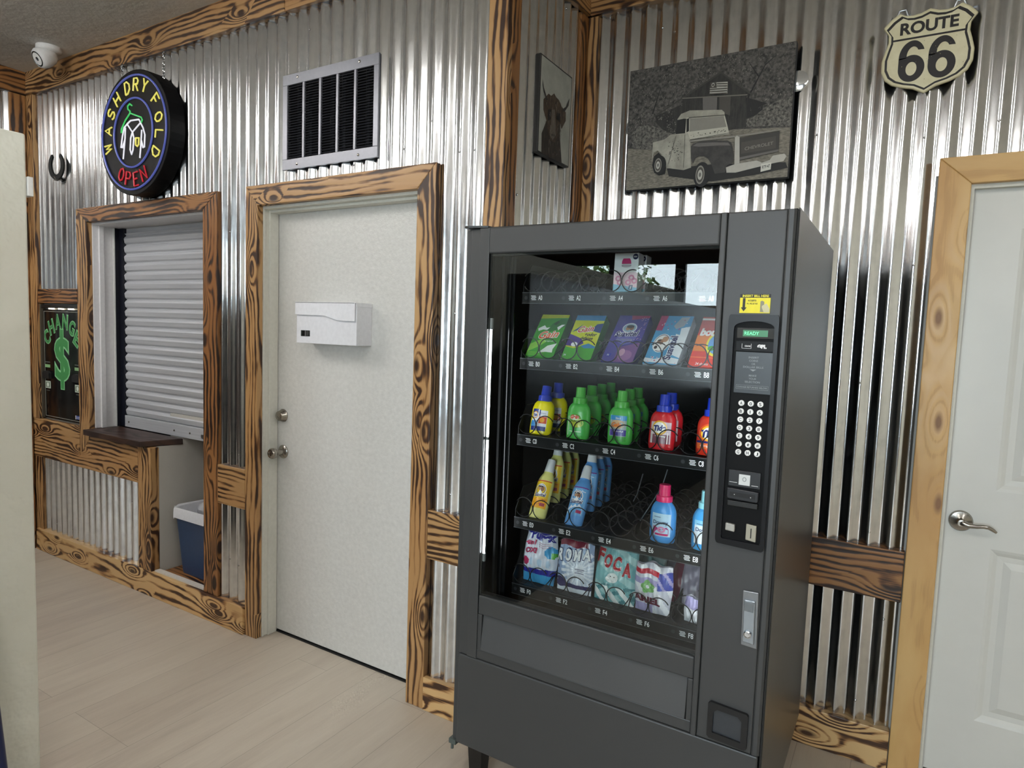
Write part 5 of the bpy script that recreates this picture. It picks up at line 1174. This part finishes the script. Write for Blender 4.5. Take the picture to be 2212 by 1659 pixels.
# softener bottles, fourth shelf
SA, SB = .030, .021
sprof = [(.026, 0), (.0285, .004), (.030, .015), (.0300, .105), (.0290, .124), (.0245, .140), (.0185, .152), (.0165, .158), (.0155, .168)]
scap = [(.0165, .158), (.0160, .162), (.0130, .200), (.0120, .2025), (.0005, .2025)]
def l_sua(c1, c2, c3, blue):
    def f(fn):
        m = MB(); m.patch(-.025, .0265, .032, .122, fn(.0006), 0, 10, 8); m.patch(-.025, .0265, .122, .1255, fn(.0008), 1, 10, 1)
        if blue: m.flat([(-.024, .050), (-.014, .064), (-.008, .058), (.0, .068), (.006, .060), (.012, .070), (.022, .058), (.024, .036), (-.024, .036)], fn(.0014), 2)
        else: m.patch(-.025, .0265, .034, .066, fn(.0008), 2, 10, 3)
        m.disc(-.002, .093, .019, .021, fn(.0010), 3, 20); m.disc(-.002, .094, .0165, .018, fn(.0012), 4, 20, .9)
        m.disc(-.007, .097, .006, .006, fn(.0014), 5, 12); m.disc(.004, .096, .006, .008, fn(.0014), 6, 12); m.disc(-.003, .104, .010, .003, fn(.0016), 7, 12)
        m.text('Suavitel', fn(.0016), -.021, .020, .069, .083, 3, .12, slant=.1, rise=.002); m.text('Suavitel', fn(.0020), -.020, .019, .070, .082, 4, .03, slant=.1, rise=.002)
        m.patch(.006, .022, .040, .050, fn(.0012), 8, 4, 2)
        r6 = random.Random(4)
        for k in range(14): m.disc(r6.uniform(-.02, .024), r6.uniform(.04, .066) if not blue else r6.uniform(.08, .118), .0018, .0018, fn(.0015), 9, 6)
        return m, [col(c1), col('7a2f8a' if blue else 'c8402a'), col(c2), col('f4f2ee'), col('20265c'), col('b98a60'), col('8a5a3c'), col('2a1a14'), col('a8305a'), col(c3)]
    return f
zE = ROWZ['E']+.001; GE = 'fabric softener bottles on the fourth shelf'
b = bottle('softener_bottle', 'pale yellow softener bottle with a white cap at the front of the left lane', 'bottle', GE, 'ddd884', 'eeeef0', SA, SB, sprof, scap, l_sua('e6c020', 'f0a818', 'b05a1c', False)); lean_place(b, -.985, 1.808, zE, 28)
for k, w_ in enumerate(('second', 'third', 'fourth')):
    dup(b, (-.984-.003*k, 1.905+.072*k, zE+.030), 'pale yellow softener bottle with a white cap, %s back in the left lane' % w_, rot=(-R(12-3*k), 0, 0))
b = bottle('softener_bottle', 'blue softener bottle with a white cap at the front of the second lane', 'bottle', GE, '5f9ad8', 'eeeef0', SA, SB, sprof, scap, l_sua('6aa8dc', 'e2e6ee', 'f0f2f6', True)); lean_place(b, -.855, 1.808, zE, 30)
for k, w_ in enumerate(('second', 'third', 'fourth')):
    dup(b, (-.853-.003*k, 1.895+.070*k, zE+.026), 'blue softener bottle with a white cap, %s back in the second lane' % w_, rot=(-R(12-3*k), 0, 0))
wprof = [(.0330, 0), (.0360, .003), (.0380, .02), (.0380, .070), (.0365, .092), (.0300, .108), (.0235, .116), (.0215, .120), (.0210, .123)]
wcap = [(.0235, .119), (.0235, .1325), (.0225, .135), (.0175, .136), (.0170, .137), (.0165, .166), (.0155, .168), (.0005, .168)]
def l_dow(pink):
    def f(fn):
        m = MB(); m.patch(-.026, .028, .020, .086, fn(.0006), 0, 10, 7)
        if pink:
            m.flat([(-.024, .028), (-.020, .050), (-.008, .044), (.004, .040), (.018, .048), (.024, .042), (.024, .024), (-.022, .024)], fn(.0014), 1); m.disc(.004, .040, .012, .009, fn(.0016), 2, 12, .5); m.patch(-.014, .022, .023, .029, fn(.0016), 3, 6, 1)
        else: m.patch(-.026, .028, .072, .086, fn(.0008), 4, 10, 2)
        m.text('Downy', fn(.0016), -.022, .022, .052, .066, 5, .02, rise=.001); m.patch(-.020, .0, .075, .0765, fn(.0010), 5, 4, 1)
        return m, [col('b4d6ea' if pink else 'e4f0f6'), col('b83a7c'), col('d88ab0'), col('c01f68'), col('8ac8e8'), col('1c3468')]
    return f
b = bottle('softener_bottle', 'bright blue softener bottle with a pink cap on the fourth shelf', 'bottle', GE, '3f92d8', 'd82a66', .038, .025, wprof, wcap, l_dow(True)); lean_place(b, -.568, 1.806, zE, 1)
b = bottle('softener_bottle', 'sky blue softener bottle with a pale aqua cap, half hidden by the door edge', 'bottle', GE, '3fa0e0', '8fd4e0', .038, .025, wprof, wcap, l_dow(False)); lean_place(b, -.445, 1.806, zE, 1)

# --- powder bags, bottom shelf
def bag(label, w, h, th, mats, paint, prints, loc, lean, seed, yaw=0):
    t = local('powder_bag', label, 'bag', 'detergent powder bags on the bottom shelf')
    nu, nv = 44, 52; rb = random.Random(seed); ph = [rb.uniform(0, 6.28) for _ in range(8)]
    def surf(u, v, side):       # u, v in -1..1, 0..1
        fold = .0022*math.sin(9*v+3*u+ph[0])*math.sin(7*u+ph[1]) + .0014*math.sin(19*v-8*u+ph[2]) + .0010*math.sin(26*u+6*v+ph[3])
        prof = (max(0, 1-abs(u)**3.0)**.6) * (max(0, math.sin(math.pi*min(1, max(0, (v*.93+.02))))))**.55
        wv = 1 - .05*math.cos(6.28*v) - .03*math.sin(5*v+ph[4])
        x = u*w/2*wv; z = h*v + .004*math.sin(6*u+ph[5])*(v if v > .5 else 0) - .006*abs(u)*(1 if v > .97 else 0)
        y = th/2 + side*(th/2*prof + fold*(.3+prof))
        return x, y, z
    m = MB()
    for side in (-1, 1):
        vs = [surf(-1+2*i/nu, j/nv, side) for j in range(nv+1) for i in range(nu+1)]
        base = len(m.v); m.v += vs
        for j in range(nv):
            for i in range(nu):
                q = (j*(nu+1)+i, j*(nu+1)+i+1, (j+1)*(nu+1)+i+1, (j+1)*(nu+1)+i)
                if side > 0: q = q[::-1]
                m.f.append(tuple(base+k for k in q)); m.i.append(paint(-1+2*(i+.5)/nu, (j+.5)/nv) if side < 0 else 0)
    obj('bag_body', m, mats, t, smooth=True)
    def fn(eps):
        def g(u, v, d=None):
            x, y, z = surf(max(-1, min(1, u)), max(0, min(1, v)), -1); return (x, y-eps, z)
        return g
    if prints: p = MB(); prints(p, fn); obj('lettering', p, mats, t)
    t.location = loc; t.rotation_euler = (-R(lean), 0, R(yaw)); return t
zF = ROWZ['F']+.002
def col2(h): return P(h, .25)
def fix(m, fn): pass
pmats = [col2('d8dce8'), col2('2a2a90'), col2('b0305a'), col2('3f9ad0'), col2('5fae4a'), col2('b9cfe6'), col2('f0f0f4')]
def p_purex(u, v):
    if v > .93: return 1
    if .18 < v < .27+.02*u: return 1
    if v < .19: return 3
    if (u-.72)**2/.10+(v-.60)**2/.012 < 1: return 3 if u < .75 or v > .6 else 4
    if (u+.72)**2/.05+(v-.38)**2/.006 < 1: return 2
    if v < .46 and math.sin(13*u)*math.sin(20*v) > .2: return 5
    return 0
def t_purex(p, fn): p.text('Purex', fn(.0038), -.55, 1.0, .80, .97, 1, .05, slant=.2, rise=-.03); p.text('4in1', fn(.0038), -.85, -.15, .70, .79, 2, .05, slant=.2); p.text('OXI', fn(.0038), -.78, -.05, .55, .65, 2, .05); [p.patch(.0, .75, .76-.035*k, .765-.035*k, fn(.0034), 2, 6, 1) for k in range(3)]
bag('white and purple powder bag with a blue foot, leftmost on the bottom shelf', .118, .175, .05, pmats, p_purex, t_purex, (-.975, 1.812, zF), 8, 1)
rmats = [col2('c6cfe0'), col2('e8ecf4'), col2('2a2a5c'), col2('7a2438'), col2('f4f4f6'), col2('9db0d0')]
def p_roma(u, v):
    if v > .86 and u < .75: return 3
    if v < .10: return 1
    if .10 < v < .17: return 2
    dx, dz = u-.35, (v-.44)*2.3; r_ = math.hypot(dx, dz)
    if r_ < .30: return 1
    return 1 if math.sin(math.atan2(dz, dx)*22) > .1 and r_ < 1.0 else (5 if r_ > .75 else 0)
def t_roma(p, fn):
    for k, ch in enumerate('ROMA'): p.text(ch, fn(.0038), -1.0+.50*k, -.56+.50*k, .56+.03*k, .82+.02*k, 2, .06, slant=.1); p.text(ch, fn(.0046), -.97+.50*k, -.59+.50*k, .575+.03*k, .805+.02*k, 4, .04, slant=.1)
    p.patch(.15, .65, .475, .485, fn(.0034), 2, 4, 1); p.patch(.25, .55, .445, .453, fn(.0034), 2, 4, 1); p.patch(.15, .65, .405, .415, fn(.0034), 2, 4, 1)
    p.disc(-.85, .46, .10, .03, fn(.0034), 2, 10); p.disc(-.7, .18, .35, .10, fn(.0034), 2, 16)
bag('white powder bag with a starburst and bold white lettering on the bottom shelf', .122, .168, .05, rmats, p_roma, t_roma, (-.846, 1.812, zF-.002), 6, 2)
fmats = [col2('7fb8bc'), col2('a9d0d0'), col2('4f8a92'), col2('a8202c'), col2('eef2f0'), col2('202428')]
def p_foca(u, v):
    if v < .26 and math.sin(9*u+20*v) > .25: return 4
    if v < .30 and math.sin(6*u-31*v) > .4: return 2
    return 1 if math.sin(15*v+3*u) > .55 else 0
def t_foca(p, fn):
    for k, ch in enumerate('FOCA'): p.text(ch, fn(.0038), -1.0+.46*k, -.60+.46*k, .64-.05*k, .90-.05*k, 4, .07, slant=.1); p.text(ch, fn(.0048), -.99+.46*k, -.61+.46*k, .645-.05*k, .895-.05*k, 3, .05, slant=.1)
    p.disc(-.05, .43, .26, .085, fn(.0038), 4, 20); p.disc(-.15, .40, .22, .06, fn(.0040), 4, 16)
    p.disc(-.14, .450, .030, .009, fn(.0048), 5, 10); p.disc(.04, .450, .030, .009, fn(.0048), 5, 10); p.disc(-.05, .425, .045, .011, fn(.0048), 5, 10)
bag('aqua green powder bag with red lettering and a white seal face, bottom shelf', .134, .175, .055, fmats, p_foca, t_foca, (-.712, 1.815, zF), 12, 3)
amats = [col2('cfd0dc'), col2('c0243c'), col2('4450a8'), col2('7ab06a'), col2('a8a0cc'), col2('5c1830'), col2('f0f0f4')]
def p_ariel(u, v):
    if .78 < v < .88 and u < .35: return 1
    if .52 < v < .86 and u > .30: return 2 if (u+v*1.5) % .5 < .35 else 4
    if .60 < v < .72: return 4
    if v < .2 and u < .1: return 4
    return 6 if math.sin(8*u+13*v) > .2 else 0
def t_ariel(p, fn):
    for k in range(5): a = 6.283*k/5+.5; p.disc(-.15+.22*math.cos(a), .55+.07*math.sin(a), .17, .055, fn(.0036), 3, 10)
    p.disc(-.15, .55, .10, .035, fn(.0042), 6, 10); p.text('ARIEL', fn(.0042), -.95, .55, .22, .36, 5, .05, rise=-.05)
bag('crumpled white powder bag with a green flower, fourth on the bottom shelf', .112, .148, .05, amats, p_ariel, t_ariel, (-.588, 1.812, zF-.002), 2, 4)
bag('white powder bag at the right end of the bottom shelf, half behind the door edge', .090, .075, .04, amats, lambda u, v: 6 if v < .6 else 4, None, (-.447, 1.815, zF), 2, 5)
bag('greyish powder bag slumped behind the crumpled white one on the bottom shelf', .150, .155, .05, [col2('8a8494'), col2('6e2440')], lambda u, v: 1 if (u+.4)**2 < .03 else 0, None, (-.515, 1.900, zF+.02), 30, 6)
bag('silvery powder bag behind the white starburst one on the bottom shelf', .120, .165, .05, [col2('a4a8b4'), col2('8a90a2')], lambda u, v: 1 if math.sin(9*u+12*v) > .3 else 0, None, (-.800, 1.900, zF), 18, 7)
bag('pale aqua powder bag behind the aqua green one on the bottom shelf', .130, .170, .05, fmats, p_foca, None, (-.665, 1.905, zF), 32, 8)
